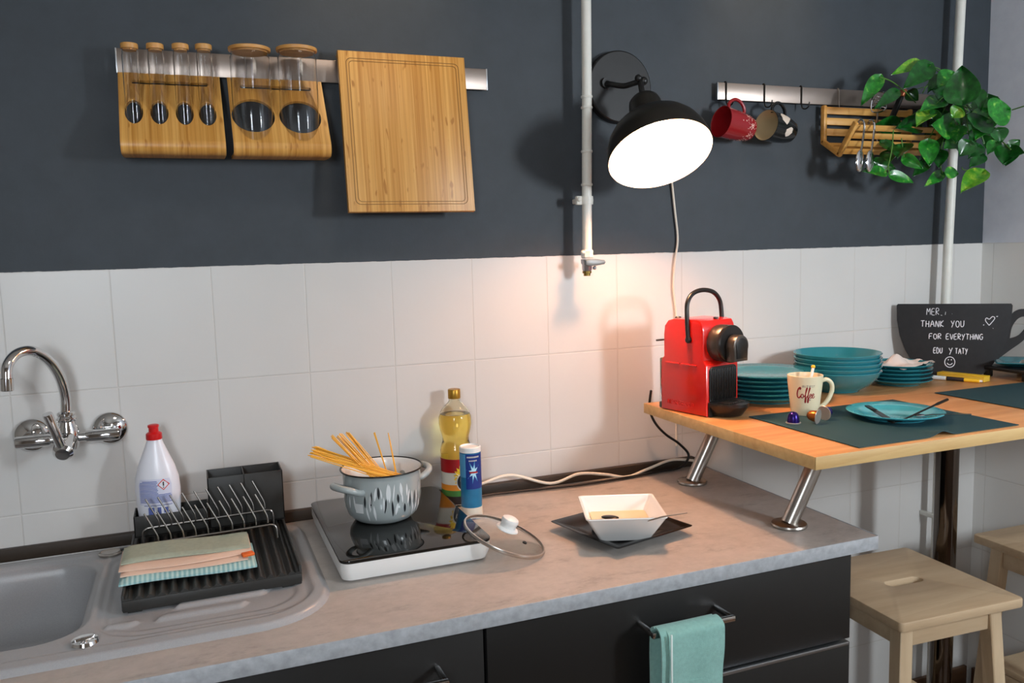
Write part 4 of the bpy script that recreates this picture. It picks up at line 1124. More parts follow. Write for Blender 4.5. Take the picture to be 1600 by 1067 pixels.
strokes(ch, [[(.120, .180), (.124, .179)], [(.132, .181), (.133, .190)], [(.150, .184), (.1505, .1842)]], fnb, .0007)
strokes(ch, fit_text('THANK', .067, .128, .145, .018), fnb, .0012); strokes(ch, fit_text('YOU', .148, .182, .145, .018), fnb, .0012)
strokes(ch, fit_text('FOR', .09, .122, .109, .015), fnb, .0012); strokes(ch, fit_text('EVERYTHING', .136, .232, .108, .016), fnb, .0012)
strokes(ch, fit_text('EDU', .103, .126, .066, .016), fnb, .0012); strokes(ch, fit_text('Y', .144, .153, .064, .018), fnb, .0012); strokes(ch, fit_text('TATY', .161, .193, .065, .016), fnb, .0012)
strokes(ch, [arc(.147, .040, .0135, .0155, 0, 360, 20), arc(.147, .041, .0075, .009, 205, 335, 8), [(.143, .045), (.1432, .049)], [(.151, .045), (.1512, .049)]], fnb, .0012)
strokes(ch, [[(.248, .150), (.238, .164), (.241, .172), (.248, .168), (.256, .176), (.262, .170), (.248, .150)], [(.266, .176), (.270, .1765)], [(.233, .150), (.2345, .1525)], [(.258, .141), (.2585, .1415)]], fnb, .0012)
part(sn, 'handwriting', ch, 'chalk', world=True, label='white chalk pen handwriting')

# yellow pad, marker, trivet with square dish
nb = thing('note_pad', 'small yellow note pad lying in front of the chalkboard sign', 'note pad', (2.425, -.192, TZ+.0005), rz=math.radians(-74.5))
part(nb, 'pages', G().box((0, 0, .0075), (.132, .036, .014), .0008), 'note_yellow')
part(nb, 'cover', G().box((0, 0, .0157), (.133, .037, .0016), .0005), 'label_yellow')
mk = thing('marker_pen', 'white capped marker pen with dark and yellow barrel beside the note pad', 'pen', (2.384, -.206, TZ+.0065), rz=math.radians(-66))
part(mk, 'cap', G().cyl((-.066, 0, 0), (-.028, 0, 0), .0060, .0060, 20, .001), 'white_plastic', label='white cap')
part(mk, 'barrel', G().cyl((-.0278, 0, 0), (.060, 0, 0), .0056, .0052, 20, .001), 'label_yellow', label='yellow barrel')
part(mk, 'barrel_print', G().cyl((-.026, 0, 0), (.02, 0, 0), .0058, .0056, 20), 'pen_dark')
part(mk, 'end_plug', G().cyl((.0602, 0, 0), (.066, 0, 0), .0035, .003, 16), 'white_plastic')
tv = thing('trivet', 'black raised trivet on short legs at the right end of the bar table', 'trivet', (2.605, -.245, TZ))
part(tv, 'top', G().box((2.605, -.245, TZ+.0275), (.17, .15, .011), .003), 'black_plastic', world=True)
for x in (2.535, 2.675):
    for y in (-.305, -.185): part(tv, 'leg', G().box((x, y, TZ+.0112), (.018, .018, .0215), .002), 'black_plastic', world=True)
solo('square_dish', sq_loft([(.04, 0), (.045, .002), (.078, .014), (.0785, .016), (.076, .0162), (.045, .006), (.04, .005)], .75, (2.607, -.243, TZ+.0335), .06), 'teal', 'teal square dish on the black trivet beside the chalkboard sign', 'dish', ang=50)
g = G().sphere((0, 0, 0), 1, .026, .014, .006, Mx=T(2.585, -.262, TZ+.0465) @ rotM(0, -.15, .5)); g.tube([(2.602, -.252, TZ+.049), (2.628, -.236, TZ+.055), (2.655, -.222, TZ+.057)], .002, 8)
solo('serving_spoon', g, 'steel', 'steel spoon lying in the teal square dish', 'spoon', ang=50)

# ------------------------------------------------------------------ wall rails and what hangs on them
def rail(name, x0, x1, z0, z1, label):
    t = thing(name, label, 'rail', ((x0+x1)/2, 0, z0))
    part(t, 'bar', G().box(((x0+x1)/2, -.0165, (z0+z1)/2), (x1-x0, .005, z1-z0), .0012), 'rail_steel', world=True)
    for x in (x0+.06, x1-.06): part(t, 'wall_bracket', G().box((x, -.0072, (z0+z1)/2), (.03, .0136, .03), .001), 'dark_metal', world=True)
    for x in (x0, x1): part(t, 'end_cap', G().box((x, -.0165, (z0+z1)/2), (.003, .0065, z1-z0+.001), .0008), 'aluminium', world=True)
    return t
rail('utensil_rail', .246, 1.047, 1.8885, 1.9375, 'long flat steel wall rail holding jars and cutting board')
rail('utensil_rail', 1.702, 2.503, 1.8925, 1.9375, 'flat steel wall rail holding mugs, basket and plant')
def jar_rack(x0, x1, holes, label):
    t = thing('jar_rack', label, 'jar rack', ((x0+x1)/2, 0, 1.72))
    top = Vector((x0, -.0215, 1.884)); bot = Vector((x0, -.112, 1.742)); sl = (bot-top); L = sl.length; d = sl.normalized()
    nv = Vector((1, 0, 0)).cross(d); nv = -nv if nv.y > 0 else nv
    Mx = Matrix(((1, d.x, nv.x, x0), (0, d.y, nv.y, top.y), (0, d.z, nv.z, top.z), (0, 0, 0, 1)))
    th = .007; w = x1-x0
    hl = [ell(hx-x0, L*.606, rx, ry, 36) for hx, rx, ry in holes]
    g = G().prism([(0, 0), (w, 0), (w, L), (0, L)], -th if nv.y > 0 else th, Mx @ T(0, 0, 0), holes=hl+[rrect(.024, w-.024, .019, .029, .004, 3)])
    # curl under towards the wall
    cv = spline([bot, bot+d*.006+Vector((0, .0005, 0)), Vector((x0, -.1145, 1.7300)), Vector((x0, -.110, 1.7245)), Vector((x0, -.098, 1.7225)), Vector((x0, -.05, 1.7235)), Vector((x0, -.012, 1.726))], 5)
    vs = []; fs = []
    for k, p in enumerate(cv):
        q = cv[min(k+1, len(cv)-1)]-cv[max(k-1, 0)]; q.normalize(); m = Vector((1, 0, 0)).cross(q); m = -m if (m.y > 0 and k < 8) else m
        m = Vector((0, q.z, -q.y)); m = -m if m.dot(nv) < 0 and k < 6 else m
        inn = p; outp = p+Vector((0, q.z, -q.y))*th
        vs += [(x0, inn.y, inn.z), (x1, inn.y, inn.z), (x1, outp.y, outp.z), (x0, outp.y, outp.z)]
    n = len(cv)
    for k in range(n-1):
        for a in range(4): fs.append((4*k+a, 4*k+(a+1) % 4, 4*k+4+(a+1) % 4, 4*k+4+a))
    fs += [(0, 1, 2, 3), (4*n-4, 4*n-3, 4*n-2, 4*n-1)]
    g.add(vs, fs)
    part(t, 'bent_panel', g, 'bamboo', world=True)
    g = G()
    for x in (x0+.04, x1-.04):
        g.tube(spline([(x, -.0245, 1.872), (x, -.0222, 1.89), (x, -.0212, 1.93), (x, -.0165, 1.9405), (x, -.0125, 1.935), (x, -.0120, 1.925)], 4), .0011, 6)
    part(t, 'rail_hook', g, 'steel', world=True)
    return t
JA = [.2745, .3215, .3688, .4128]; JB = [.5025, .5985]
jar_rack(.2475, .4425, [(x, .0170, .0300) for x in JA], 'bamboo rack with four oval holes holding small spice jars')
jar_rack(.4575, .6545, [(x, .0435, .0440) for x in JB], 'bamboo rack with two large round holes holding big storage jars')
def jar(x, r, z0, z1, lab, group, y):
    t = thing('storage_jar', lab, 'jar', (x, y, z0), 0, group)
    th = .0012; h = z1-z0; lh = .011 if r > .03 else .0135
    b = min(.006, r*.3)
    o = [(0, 0), (r-b, 0), (r-b*.3, b*.3), (r, b), (r, h-lh-.010), (r*.93, h-lh-.005), (r*.93, h-lh+.003)]
    i = [(r*.93-th, h-lh+.003), (r*.93-th, h-lh-.005), (r-th, h-lh-.0105), (r-th, b+.001), (r-b*.3-th, b*.3+th), (r-b, .0018), (0, .0018)]
    part(t, 'glass_tube', G().lathe(o+i, 40), 'glass')
    part(t, 'lid', G().lathe([(0, h-lh), (r*.93-th-.0004, h-lh), (r*.93-th-.0004, h-lh+.0034), (r*1.03, h-lh+.0036), (r*1.05, h-lh+.005), (r*1.05, h-.001), (r*1.0, h), (0, h)], 40), 'bamboo_lid', label='bamboo lid')
    return t
for k, (x, z) in enumerate(zip(JA, (1.9335, 1.9355, 1.9380, 1.9400))):
    jar(x, .0155, 1.7305, z, '%s small spice jar with bamboo lid in the four hole rack' % ('first', 'second', 'third', 'fourth')[k]+(', at the left end' if k == 0 else ', at the right end' if k == 3 else ', counted from the left'), 'small spice jars', -.078)
for k, (x, z) in enumerate(zip(JB, (1.9395, 1.9445))):
    jar(x, .0405, 1.7305, z, ('large glass storage jar with bamboo lid, nearer the small spice jars', 'large glass storage jar with bamboo lid, nearer the cutting board')[k], 'large storage jars', -.0765)

# cutting board hooked over the rail
cb = thing('cutting_board', 'large bamboo cutting board with juice groove hanging from the steel rail', 'cutting board', (.836, -.06, 1.598))
t0 = Vector((.6905, -.030, 1.952)); t1 = Vector((.6905, -.076, 1.598)); d = (t1-t0); L = d.length; d.normalize(); nv = Vector((0, d.z, -d.y)); nv = nv if nv.y < 0 else -nv
BM = Matrix(((1, d.x, nv.x, t0.x), (0, d.y, nv.y, t0.y), (0, d.z, nv.z, t0.z), (0, 0, 0, 1)))
W = .292
g = G().prism([(0, 0), (W, 0), (W, L), (0, L)], .017, BM, bev=.002)
for k in range(1): g.box((W/2, -.0, -.0), (W, .012, .03), .003, Mx=BM @ T(0, 0, -.0)) if False else None
part(cb, 'board', g, 'bamboo', world=True)
g = G().prism(rrect(.016, W-.016, .016, L-.016, .012), .0004, BM @ T(0, 0, .0171), holes=[rrect(.0172, W-.0172, .0172, L-.0172, .0112)])
g.prism(rrect(.022, W-.022, .022, L-.022, .009), .0004, BM @ T(0, 0, .0171), holes=[rrect(.0231, W-.0231, .0231, L-.0231, .0083)])
part(cb, 'juice_groove', g, 'groove', world=True, label='dark juice groove')
cvp = spline([(-.030, 1.944), (-.0285, 1.951), (-.022, 1.9535), (-.013, 1.951), (-.0108, 1.943), (-.0105, 1.925)], 4) if False else None
g = G().box((.836, -.0215, 1.9475), (.288, .024, .008), .003).box((.836, -.0108, 1.936), (.28, .0035, .02), .001)
part(cb, 'hook_lip', g, 'bamboo_x', world=True)

# hooks and mugs
def hook(x, label):
    t = thing('rail_hook', label, 'hook', (x, -.02, 1.88), 0, 'hooks on the right rail')
    P = spline([(x, -.0125, 1.925), (x, -.0120, 1.936), (x, -.0155, 1.9405), (x, -.0212, 1.937), (x, -.0215, 1.92), (x, -.0215, 1.892), (x+.001, -.024, 1.880), (x+.003, -.034, 1.876), (x+.005, -.043, 1.881), (x+.006, -.046, 1.893)], 5)
    part(t, 'bent_wire', G().tube(P, .0018, 8), 'dark_metal', world=True); return t
HK = [(1.727, 'dark wire hook on the right rail carrying the red mug'), (1.852, 'dark wire hook on the right rail carrying the black mug'), (1.978, 'dark empty wire hook on the right rail next to the bamboo basket')]
for x, l in HK: hook(x, l)
def hang_mug(name, label, mats, op, base, up, hook_at, hsize):
    ax = (Vector(op)-Vector(base)); L = ax.length; ax.normalize()
    Mx = along(base, ax, up)            # local z towards the opening
    t = thing(name, label, 'mug', tuple(base), 0, 'mugs on the right rail')
    o = [(0, 0), (.026, 0), (.030, .003), (.0345, .02), (.0385, .05), (.0405, L-.004), (.0412, L)]
    i = [(.0400, L+.0008), (.0392, L-.001), (.0368, .05), (.031, .02), (.024, .006), (0, .005)]
    part(t, 'mug_body', G().lathe(o+[(.0402, L+.0003), (.0398, L-.001), (.0372, .05), (.0315, .02), (.025, .0035), (0, .0025)], 48, Mx), mats[0], world=True)
    part(t, 'inside', G().lathe([(.0402, L+.001)]+i+[(0, .0045), (.0305, .0205), (.0365, .05), (.0388, L-.0012), (.0402, L+.001)], 48, Mx), mats[1], world=True)
    # handle loop on the upper side
    u = Vector(up); u = (u-ax*u.dot(ax)).normalized()
    b = Vector(base); hp = Vector(hook_at)
    P = spline([b+ax*(L*.80)+u*.037, b+ax*(L*.82)+u*.052, b+ax*(L*.66)+u*.0655, b+ax*(L*.46)+u*.064, b+ax*(L*.30)+u*.050, b+ax*(L*.27)+u*.031], 6)
    part(t, 'handle', G().tube(P, .0045, 10), mats[0], world=True)
    return t, Mx, L
t, Mx, L = hang_mug('mug', 'red mug with pale snowflake dots hanging from the right rail', ('red_mug', 'red_mug_in'), (1.683, -.060, 1.8285), (1.780, -.052, 1.8115), (.10, 0, 1), (1.73, -.04, 1.88), 1)
def on_hm(a, z, off=.0005):
    pr = [(.0, .026), (.003, .030), (.02, .0345), (.05, .0385), (.096, .0412)]; r = .04
    for (z0, r0), (z1, r1) in zip(pr, pr[1:]):
        if z0 <= z <= z1: r = r0+(r1-r0)*(z-z0)/(z1-z0)
    r += off; return Mx @ Vector((r*math.cos(a), r*math.sin(a), z))
rnd = random.Random(5); g = G()
for k in range(150):
    a = rnd.uniform(0, 2*PI); z = .006+abs(rnd.gauss(0, .022)); s_ = rnd.uniform(.0007, .002)
    if z > .075: continue
    g.add([on_hm(a+s_/.035*math.cos(q*PI/3), z+s_*math.sin(q*PI/3)) for q in range(6)], [(0, 1, 2, 3, 4, 5)])
for k in range(9):
    a = k*2*PI/9; z = .022+.012*(k % 2)
    for q in range(3):
        c, s_ = math.cos(q*PI/3), math.sin(q*PI/3); l, w = .0075, .0007
        g.add([on_hm(a+(c*l-s_*w)/.034, z+s_*l+c*w), on_hm(a+(c*l+s_*w)/.034, z+s_*l-c*w), on_hm(a+(-c*l+s_*w)/.034, z-s_*l-c*w), on_hm(a+(-c*l-s_*w)/.034, z-s_*l+c*w)], [(0, 1, 2, 3)])
part(t, 'snowflake_print', g, 'pale_print', world=True, label='pale snowflake dots')
t, Mx, L = hang_mug('mug', 'black mug with off white patches and cream inside hanging from the right rail', ('black_mug', 'cream_in'), (1.818, -.071, 1.8215), (1.910, -.054, 1.8085), (.12, 0, 1), (1.855, -.04, 1.88), 1)
iv = Mx.to_3x3().inverted(); lc = iv @ Vector((-.55, -.78, .25)); AC = math.atan2(lc.y, lc.x)
g = G()
for rows in ([(.075, AC+.10, AC+.45), (.068, AC+.0, AC+.75), (.058, AC-.15, AC+.95), (.05, AC+.05, AC+.85), (.043, AC+.25, AC+.95), (.034, AC+.5, AC+.9)],
             [(.056, AC-.75, AC-.45), (.048, AC-.95, AC-.30), (.038, AC-.85, AC-.2), (.03, AC-.6, AC-.3)],
             [(.07, AC+2.2, AC+2.5), (.055, AC+2.0, AC+2.9), (.04, AC+2.2, AC+2.6)]):
    vs = []
    for z, a0, a1 in rows: vs += [on_hm(a0+(a1-a0)*k/10, z+.002*math.sin(k*2.3), .0006) for k in range(11)]
    g.add(vs, [(r*11+k, r*11+k+1, r*11+k+12, r*11+k+11) for r in range(len(rows)-1) for k in range(10)])
part(t, 'patch_print', g, 'cow_print', world=True, label='off white patches')

# bamboo utensil basket
bk = thing('utensil_basket', 'slatted bamboo utensil basket hanging on the right rail beside the plant', 'basket', (2.21, 0, 1.745))
pf = [(-.0225, 1.884), (-.0225, 1.788), (-.085, 1.748), (-.142, 1.822)]
BX0, BX1 = 2.056, 2.375
for x in (BX0, BX1):
    g = G()
    for (a, b) in zip(pf, pf[1:]):
        a_, b_ = Vector((x, *a)), Vector((x, *b)); c = (a_+b_)/2; dd = b_-a_
        g.box((0, 0, 0), (.012, .016, dd.length+.012), .004, Mx=along(c, dd, (1, 0, 0)) @ rotM(0, 0, PI/2))
    part(bk, 'end_frame', g, 'bamboo_x', world=True)
def slat(p, tilt, w, th=.005, x0=BX0+.006, x1=BX1-.006):
    return G().box((0, 0, 0), (x1-x0, th, w), .0012, Mx=T((x0+x1)/2, p[0], p[1]) @ rotM(tilt, 0, 0))
fd = Vector((-.142+.085, 1.822-1.748)); ft = math.atan2(.142-.085, 1.822-1.748)
for k in range(4):
    f = .10+.26*k; part(bk, 'slat', slat((-.085+fd.x*f, 1.748+fd.y*f), ft, .0165), 'bamboo_x', world=True)
for z in (1.876, 1.846, 1.816): part(bk, 'slat', slat((-.0245, z), 0, .02), 'bamboo_x', world=True)
for f in (.2, .5, .8): part(bk, 'slat', slat((-.0225-.0625*f, 1.788-.04*f), -math.atan2(.0625, .04)-PI, .018), 'bamboo_x', world=True)
g = G()
for x in (2.11, 2.32): g.tube(spline([(x, -.0235, 1.886), (x, -.0222, 1.90), (x, -.0212, 1.93), (x, -.0165, 1.9405), (x, -.0125, 1.935), (x, -.0120, 1.925)], 4), .0011, 6)
part(bk, 'rail_hook', g, 'steel', world=True)
# utensils standing in the basket
um = thing('potato_masher', 'steel wire potato masher standing in the bamboo basket', 'masher', (2.17, -.08, 1.78))
g = G().tube([(2.196, -.078, 1.775), (2.186, -.088, 1.835), (2.176, -.098, 1.862)], .0026, 8)
part(um, 'shaft', g, 'steel', world=True)
g = G()
def zig(w, h0, h1, n): return [(2.176+w*(-1+2*(i % 2))*.9+(-.003)*i, -.100-.002*i, 1.862+h0+(h1-h0)*i/n) for i in range(n+1)]
g.tube(spline([(2.176, -.098, 1.862), (2.152, -.1, 1.866), (2.149, -.104, 1.895), (2.160, -.106, 1.914), (2.185, -.106, 1.917), (2.203, -.104, 1.905), (2.201, -.1, 1.872), (2.176, -.098, 1.862)], 5), .0018, 8)
for k in range(4): g.tube(spline([(2.150+.002*k, -.103, 1.874+.010*k), (2.163, -.1, 1.878+.010*k), (2.176, -.106, 1.872+.010*k), (2.189, -.1, 1.878+.010*k), (2.202, -.103, 1.874+.010*k)], 4), .0013, 6)
part(um, 'wire_head', g, 'chrome', world=True, label='bent wire head')
sp2 = thing('spatula', 'black spatula with copper coloured end leaning in the bamboo basket', 'spatula', (2.23, -.08, 1.78))
d = Vector((.049, -.020, .125)).normalized(); p0 = Vector((2.213, -.072, 1.775))
part(sp2, 'handle', G().box((0, 0, .085), (.017, .009, .125), .003, Mx=along(p0, d, (1, 0, 0))), 'black_plastic', world=True)
part(sp2, 'end', G().box((0, 0, .158), (.019, .010, .022), .003, Mx=along(p0, d, (1, 0, 0))), 'copper', world=True, label='copper coloured end')
part(sp2, 'shank', G().cyl(p0, p0+d*.024, .003, seg=10), 'steel', world=True)
sp3 = thing('whisk', 'thin steel whisk handle leaning behind the black spatula in the basket', 'whisk', (2.24, -.06, 1.78))
d3 = Vector((.055, -.010, .11)).normalized(); p3 = Vector((2.232, -.055, 1.777))
part(sp3, 'handle', G().cyl(p3, p3+d3*.13, .0045, seg=14, bev=.001), 'steel', world=True)
def hang_spoon(x, y, label):
    t = thing('spoon', label, 'spoon', (x, y, 1.70), 0, 'spoons on the basket rim')
    P = spline([(x+.012, y+.026, 1.812), (x+.013, y+.016, 1.832), (x+.013, y+.004, 1.829), (x+.012, y-.002, 1.812), (x+.006, y-.0035, 1.775), (x+.001, y-.003, 1.748)], 5)
    part(t, 'handle', G().tube(P, .0029, 8), 'chrome', world=True)
    b = G().sphere((0, 0, 0), 1, .0200, .006, .0300, Mx=T(x-.001, y-.002, 1.722) @ rotM(0, .12, .3)); part(t, 'spoon_bowl', b, 'chrome', world=True); return t
hang_spoon(2.062, -.1535, 'left one of two steel spoons hooked over the basket front')
hang_spoon(2.097, -.1535, 'right one of two steel spoons hooked over the basket front')

# trailing plant
pl = thing('trailing_plant', 'green trailing pothos plant in a dark pot on the right end of the rail', 'plant', (2.445, -.09, 1.80))
part(pl, 'pot', G().lathe([(0, 0), (.042, 0), (.058, .10), (.06, .105), (.055, .105), (.05, .09), (0, .085)], 36, T(2.446, -.0885, 1.80)), 'terracotta', world=True)
LV = [(2.157, -0.122, 1.953, 2.091, -0.127, 1.877, 0.033, 1), (2.289, -0.13, 1.998, 2.19, -0.138, 1.962, 0.026, 2), (2.305, -0.153, 1.985, 2.196, -0.173, 1.919, 0.046, 0), (2.187, -0.156, 1.91, 2.076, -0.196, 1.859, 0.027, 0), (2.347, -0.188, 1.958, 2.285, -0.199, 1.918, 0.042, 1), (2.31, -0.257, 1.867, 2.312, -0.251, 1.966, 0.069, 0), (2.364, -0.159, 1.899, 2.305, -0.164, 1.92, 0.035, 0), (2.345, -0.161, 1.89, 2.224, -0.207, 1.859, 0.041, 1), (2.268, -0.191, 1.852, 2.18, -0.232, 1.814, 0.038, 2), (2.349, -0.19, 1.814, 2.269, -0.2, 1.817, 0.055, 1), (2.3, -0.126, 1.827, 2.191, -0.157, 1.816, 0.043, 0), (2.357, -0.267, 1.899, 2.341, -0.289, 1.844, 0.027, 0), (2.351, -0.304, 1.827, 2.429, -0.308, 1.849, 0.063, 1), (2.399, -0.26, 1.846, 2.345, -0.274, 1.771, 0.054, 1), (2.41, -0.285, 1.797, 2.413, -0.294, 1.759, 0.037, 0), (2.459, -0.284, 1.751, 2.431, -0.288, 1.704, 0.049, 0), (2.436, -0.307, 1.737, 2.429, -0.35, 1.727, 0.025, 0), (2.457, -0.287, 1.749, 2.475, -0.302, 1.768, 0.02, 0), (2.216, -0.155, 1.764, 2.163, -0.184, 1.731, 0.046, 0), (2.218, -0.154, 1.735, 2.242, -0.197, 1.699, 0.024, 1), (2.17, -0.135, 1.693, 2.079, -0.156, 1.698, 0.024, 1), (2.182, -0.14, 1.688, 2.253, -0.162, 1.666, 0.018, 1), (2.358, -0.158, 1.691, 2.282, -0.173, 1.657, 0.021, 1), (2.331, -0.191, 1.69, 2.385, -0.193, 1.687, 0.022, 1), (2.424, -0.232, 1.688, 2.333, -0.244, 1.637, 0.046, 2), (2.294, -0.164, 1.777, 2.274, -0.191, 1.709, 0.042, 1), (2.331, -0.174, 1.749, 2.308, -0.191, 1.704, 0.033, 0), (2.365, -0.2, 1.813, 2.348, -0.21, 1.77, 0.038, 1), (2.391, -0.171, 1.776, 2.337, -0.181, 1.758, 0.035, 1), (2.335, -0.262, 1.763, 2.31, -0.255, 1.727, 0.039, 0), (2.387, -0.248, 1.756, 2.333, -0.265, 1.723, 0.034, 0), (2.456, -0.246, 1.768, 2.415, -0.254, 1.736, 0.029, 1), (2.284, -0.275, 1.846, 2.272, -0.26, 1.826, 0.033, 2), (2.366, -0.233, 1.792, 2.407, -0.225, 1.766, 0.031, 0), (2.458, -0.098, 1.806, 2.385, -0.129, 1.785, 0.035, 0), (2.316, -0.072, 1.929, 2.337, -0.088, 1.903, 0.03, 0), (2.502, -0.149, 1.826, 2.463, -0.152, 1.806, 0.038, 0), (2.558, -0.142, 1.821, 2.52, -0.157, 1.781, 0.035, 0), (2.406, -0.185, 1.851, 2.409, -0.212, 1.818, 0.037, 0), (2.382, -0.097, 1.812, 2.36, -0.145, 1.768, 0.042, 0), (2.415, -0.141, 1.777, 2.464, -0.135, 1.756, 0.042, 0), (2.399, -0.188, 1.904, 2.344, -0.207, 1.867, 0.04, 0), (2.516, -0.161, 1.776, 2.523, -0.188, 1.788, 0.034, 0), (2.408, -0.091, 1.836, 2.328, -0.132, 1.798, 0.035, 0), (2.462, -0.075, 1.874, 2.494, -0.084, 1.851, 0.035, 0), (2.465, -0.162, 1.812, 2.449, -0.149, 1.839, 0.036, 0)]
ST = [[(2.119, -0.16, 1.944), (2.173, -0.15, 1.936), (2.243, -0.13, 1.915), (2.315, -0.1, 1.894)], [(2.172, -0.16, 1.805), (2.158, -0.17, 1.754), (2.146, -0.17, 1.708), (2.132, -0.17, 1.69)], [(2.146, -0.17, 1.711), (2.141, -0.18, 1.684)], [(2.354, -0.16, 1.751), (2.339, -0.17, 1.706), (2.347, -0.17, 1.69)], [(2.433, -0.28, 1.767), (2.418, -0.32, 1.739)], [(2.417, -0.32, 1.842), (2.409, -0.36, 1.845)], [(2.432, -0.16, 1.708), (2.442, -0.16, 1.701), (2.461, -0.2, 1.69)], [(2.339, -0.1, 1.921), (2.352, -0.11, 1.949), (2.348, -0.14, 1.952)], [(2.212, -0.15, 1.786), (2.212, -0.16, 1.734)]]
rl = random.Random(21)
for q in list(LV)[4:34]:
    if rl.random() < .62:
        dx, dy, dz = rl.uniform(-.05, .05), rl.uniform(.015, .05), rl.uniform(-.045, .045)
        if q[1]+dy < -.03 and max(q[0], q[3])+dx < 2.62 and q[2] < 1.97: LV.append((q[0]+dx, min(q[1]+dy, -.05), q[2]+dz, q[3]+dx+rl.uniform(-.02, .02), min(q[4]+dy, -.045), q[5]+dz, q[6]*rl.uniform(.85, 1.05), 0))
rnd = random.Random(9); LG = [G(), G(), G()]
for (ax_, ay, az, bx_, by_, bz, w, k) in LV:
    a = Vector((ax_, ay, az)); b = Vector((bx_, by_, bz)); dv = b-a; L = dv.length; t_ = dv.normalized()
    n = (Vector((.35, -1.9, 2.2))-(a+b)/2).normalized()+Vector((rnd.uniform(-.35, .35), rnd.uniform(-.3, .3), rnd.uniform(-.2, .4))); n = (n-t_*n.dot(t_)).normalized(); s_ = t_.cross(n)
    w = max(w, .026)*.6
    def fn(u, v):
        x = -1+2*u
        wd = w*((math.sin(PI*min(1, v**.62))**.85) if 0 < v < 1 else 0)*(1.0+.12*(1-v))
        heart = -.10*L*abs(x)*(1-v)**3
        return a+t_*(L*v+heart)+s_*(x*wd)+n*(.16*w*abs(x)*2*(1-.3*v)-.28*L*(v-.35)**2)
    sheet(LG[k], fn, 7, 12, .0006)
    # petiole
for k in range(3):
    part(pl, 'foliage', LG[k], 'leaf%d' % k, world=True, ang=60)
g = G()
for s_ in ST: g.tube(spline([tuple(p) for p in s_], 6), .0016, 6)
c0 = Vector((2.43, -.10, 1.89))
for (ax_, ay, az, *_r) in LV:
    a = Vector((ax_, ay, az)); m = (a+c0)/2+Vector((0, -.02, .03))
    if (a-c0).length < .20: g.tube(spline([c0+Vector((rnd.uniform(-.02, .02), rnd.uniform(-.015, .015), 0)), m, a], 5), .0013, 5)
part(pl, 'stems', g, 'stem', world=True)

# ------------------------------------------------------------------ pipes
def clampring(g, x, y, z, r, h=.012): g.lathe([(r-.002, -h/2), (r+.0015, -h/2), (r+.0025, 0), (r+.0015, h/2), (r-.002, h/2)], 28, T(x, y, z))
gp = thing('gas_pipe', 'white painted wall pipe with shut-off valve, ending above the worktop', 'pipe', (1.289, -.055, 1.44))
part(gp, 'pipe', G().tube([(1.2872, -.055, 1.498), (1.2893, -.055, 1.65), (1.2935, -.055, 1.87), (1.3005, -.055, 2.598)], .0122, 28), 'pipe', world=True)
g = G()
for z in (1.8765, 1.8505, 1.745, 1.664):
    g = G(); clampring(g, 1.2893+(z-1.65)*.017, -.055, z, .0122, .006); part(gp, 'joint_ring', g, 'pipe', world=True)
g = G(); clampring(g, 1.2888, -.055, 1.6255, .0140, .020)
g.box((1.2690, -.052, 1.6255), (.018, .014, .022), .003).box((1.279, -.028, 1.6255), (.010, .054, .012), .002)
g.sphere((1.2655, -.060, 1.628), .006)
part(gp, 'pipe_clamp', g, 'pipe', world=True)
g = G().lathe([(0, 0), (.0135, 0), (.0165, .004), (.0155, .012), (.0165, .018), (.0135, .022), (0, .022)], 8, T(1.2872, -.055, 1.482)); g.sphere((1.2735, -.062, 1.497), .006, 1.1, 1, .8)
part(gp, 'coupling', g, 'pipe', world=True)
g = G().lathe([(0, 0), (.010, 0), (.0125, .004), (.0125, .016), (.015, .020), (.015, .030), (0, .030)], 24, T(1.2865, -.055, 1.4505)); g.sphere((1.3045, -.061, 1.458), .005)
part(gp, 'valve_body', g, 'zinc', world=True)
g = G().prism([(-.018, -.006), (-.006, -.009), (.008, -.0085), (.034, -.005), (.037, 0), (.034, .005), (.008, .0085), (-.006, .009), (-.018, .006)], .012, Matrix(((1, 0, 0, 1.2885), (0, 0, -1, -.0705), (0, 1, 0, 1.472), (0, 0, 0, 1))), bev=.002)
part(gp, 'valve_lever', g, 'valve_blue', world=True, label='grey blue lever')
part(gp, 'end_plug', G().lathe([(0, 0), (.0085, 0), (.0085, .006), (.0115, .007), (.0115, .012), (0, .012)], 12, T(1.2863, -.055, 1.4385)), 'brass', world=True, label='brass end plug')
hp = thing('heating_pipe', 'white pipe running down the wall in the right corner behind the plant', 'pipe', (2.51, -.055, 0))
part(hp, 'pipe', G().tube([(2.50, -.05, .002), (2.503, -.05, .9), (2.515, -.05, 1.5), (2.535, -.05, 2.2), (2.545, -.05, 2.598)], .0135, 24), 'pipe', world=True)
g = G(); clampring(g, 2.502, -.05, .64, .0135, .016); g.box((2.490, -.03, .64), (.012, .058, .014), .002)
part(hp, 'pipe_clamp', g, 'pipe', world=True)

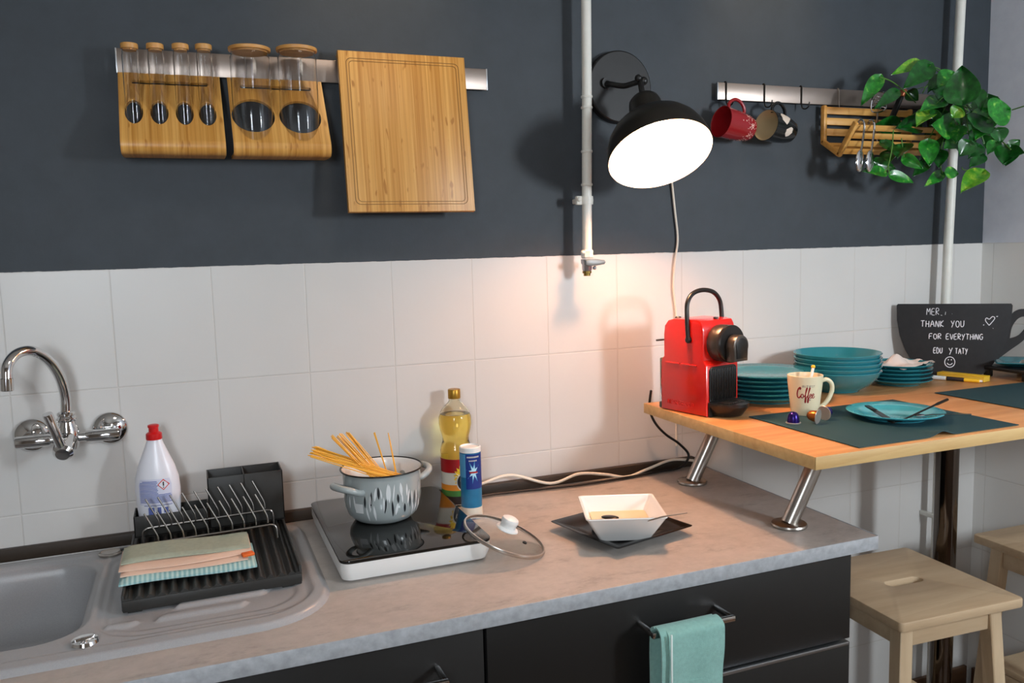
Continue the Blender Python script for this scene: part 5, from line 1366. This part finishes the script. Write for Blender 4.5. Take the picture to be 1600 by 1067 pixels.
# ------------------------------------------------------------------ wall lamp
LC = Vector((1.381, -.250, 1.715)); LN = Vector((-.062, -.544, -.837)).normalized()
wl = thing('wall_lamp', 'black dome wall lamp with white inside, switched on', 'lamp', (1.405, 0, 1.91))
part(wl, 'wall_plate', G().lathe([(0, .0005), (.089, .0005), (.090, .003), (.089, .022), (.086, .0245), (0, .0245)], 56, along((1.405, 0, 1.912), (0, -1, 0))), 'black_paint', world=True)
SMx = along(LC, -LN)
so = [(.122, 0), (.1215, .012), (.117, .035), (.108, .058), (.094, .078), (.075, .095), (.053, .106), (.042, .110), (.0405, .118), (.039, .15), (.036, .162), (.030, .169), (.012, .172), (0, .172)]
si = [(.0395, .1085), (.052, .1045), (.074, .0932), (.0928, .0765), (.1068, .057), (.1157, .0345), (.1202, .012), (.1207, 0)]
part(wl, 'shade', G().lathe([(.1207, -.0003), (.122, 0)]+so[1:]+[(0, .16), (.034, .155), (.038, .115), (.0402, .1092)]+[(r+.0006, z+.0006) for r, z in si[1:-1]]+[(.1207, -.0003)], 64, SMx), 'lamp_shade', world=True)
part(wl, 'shade_lining', G().lathe([(0, .150), (.034, .148), (.0365, .115)]+si, 64, SMx), 'shade_inside', world=True, label='white shade lining')
jt = Vector((1.404, -.118, 1.906)); nk = SMx @ Vector((0, 0, .172))
g = G().tube(spline([(1.362, -.024, 1.918), (1.366, -.045, 1.912), (1.388, -.07, 1.904), (1.400, -.10, 1.9055), tuple(jt)], 5), .0068, 12)
g.lathe([(0, 0), (.013, 0), (.013, .008), (0, .008)], 20, along((1.362, -.0246, 1.918), (0, -1, 0)))
part(wl, 'arm', g, 'black_plastic', world=True)
g = G().sphere(tuple(jt+Vector((.012, 0, .002))), .0105).sphere(tuple(jt+Vector((-.002, 0, .008))), .009); g.cyl(jt+Vector((.004, 0, 0)), nk, .007)
part(wl, 'joint', g, 'black_plastic', world=True)
part(wl, 'bulb', G().sphere((0, 0, .082), .028, Mx=SMx).cyl(SMx @ Vector((0, 0, .105)), SMx @ Vector((0, 0, .148)), .013), 'bulb', world=True, label='glowing bulb')
ld_ = bpy.data.lights.new('lamp_bulb_light', 'POINT'); ld_.energy = 15.5; ld_.color = (1, .47, .24); ld_.shadow_soft_size = .03
lo = bpy.data.objects.new('lamp_bulb_light', ld_); COL.objects.link(lo); lo.location = SMx @ Vector((0, 0, .045))
cbp = spline([(1.47, -.006, 1.905), (1.53, -.005, 1.86), (1.558, -.0055, 1.75), (1.5654, -.006, 1.68), (1.5749, -.006, 1.60), (1.583, -.006, 1.525), (1.575, -.006, 1.47), (1.569, -.006, 1.40), (1.578, -.006, 1.31), (1.575, -.006, 1.2), (1.575, -.008, .96)], 7)
solo('lamp_cable', G().tube(cbp, .0030, 8), 'cable_white', 'white lamp cable hanging down the wall behind the coffee machine', 'cable')
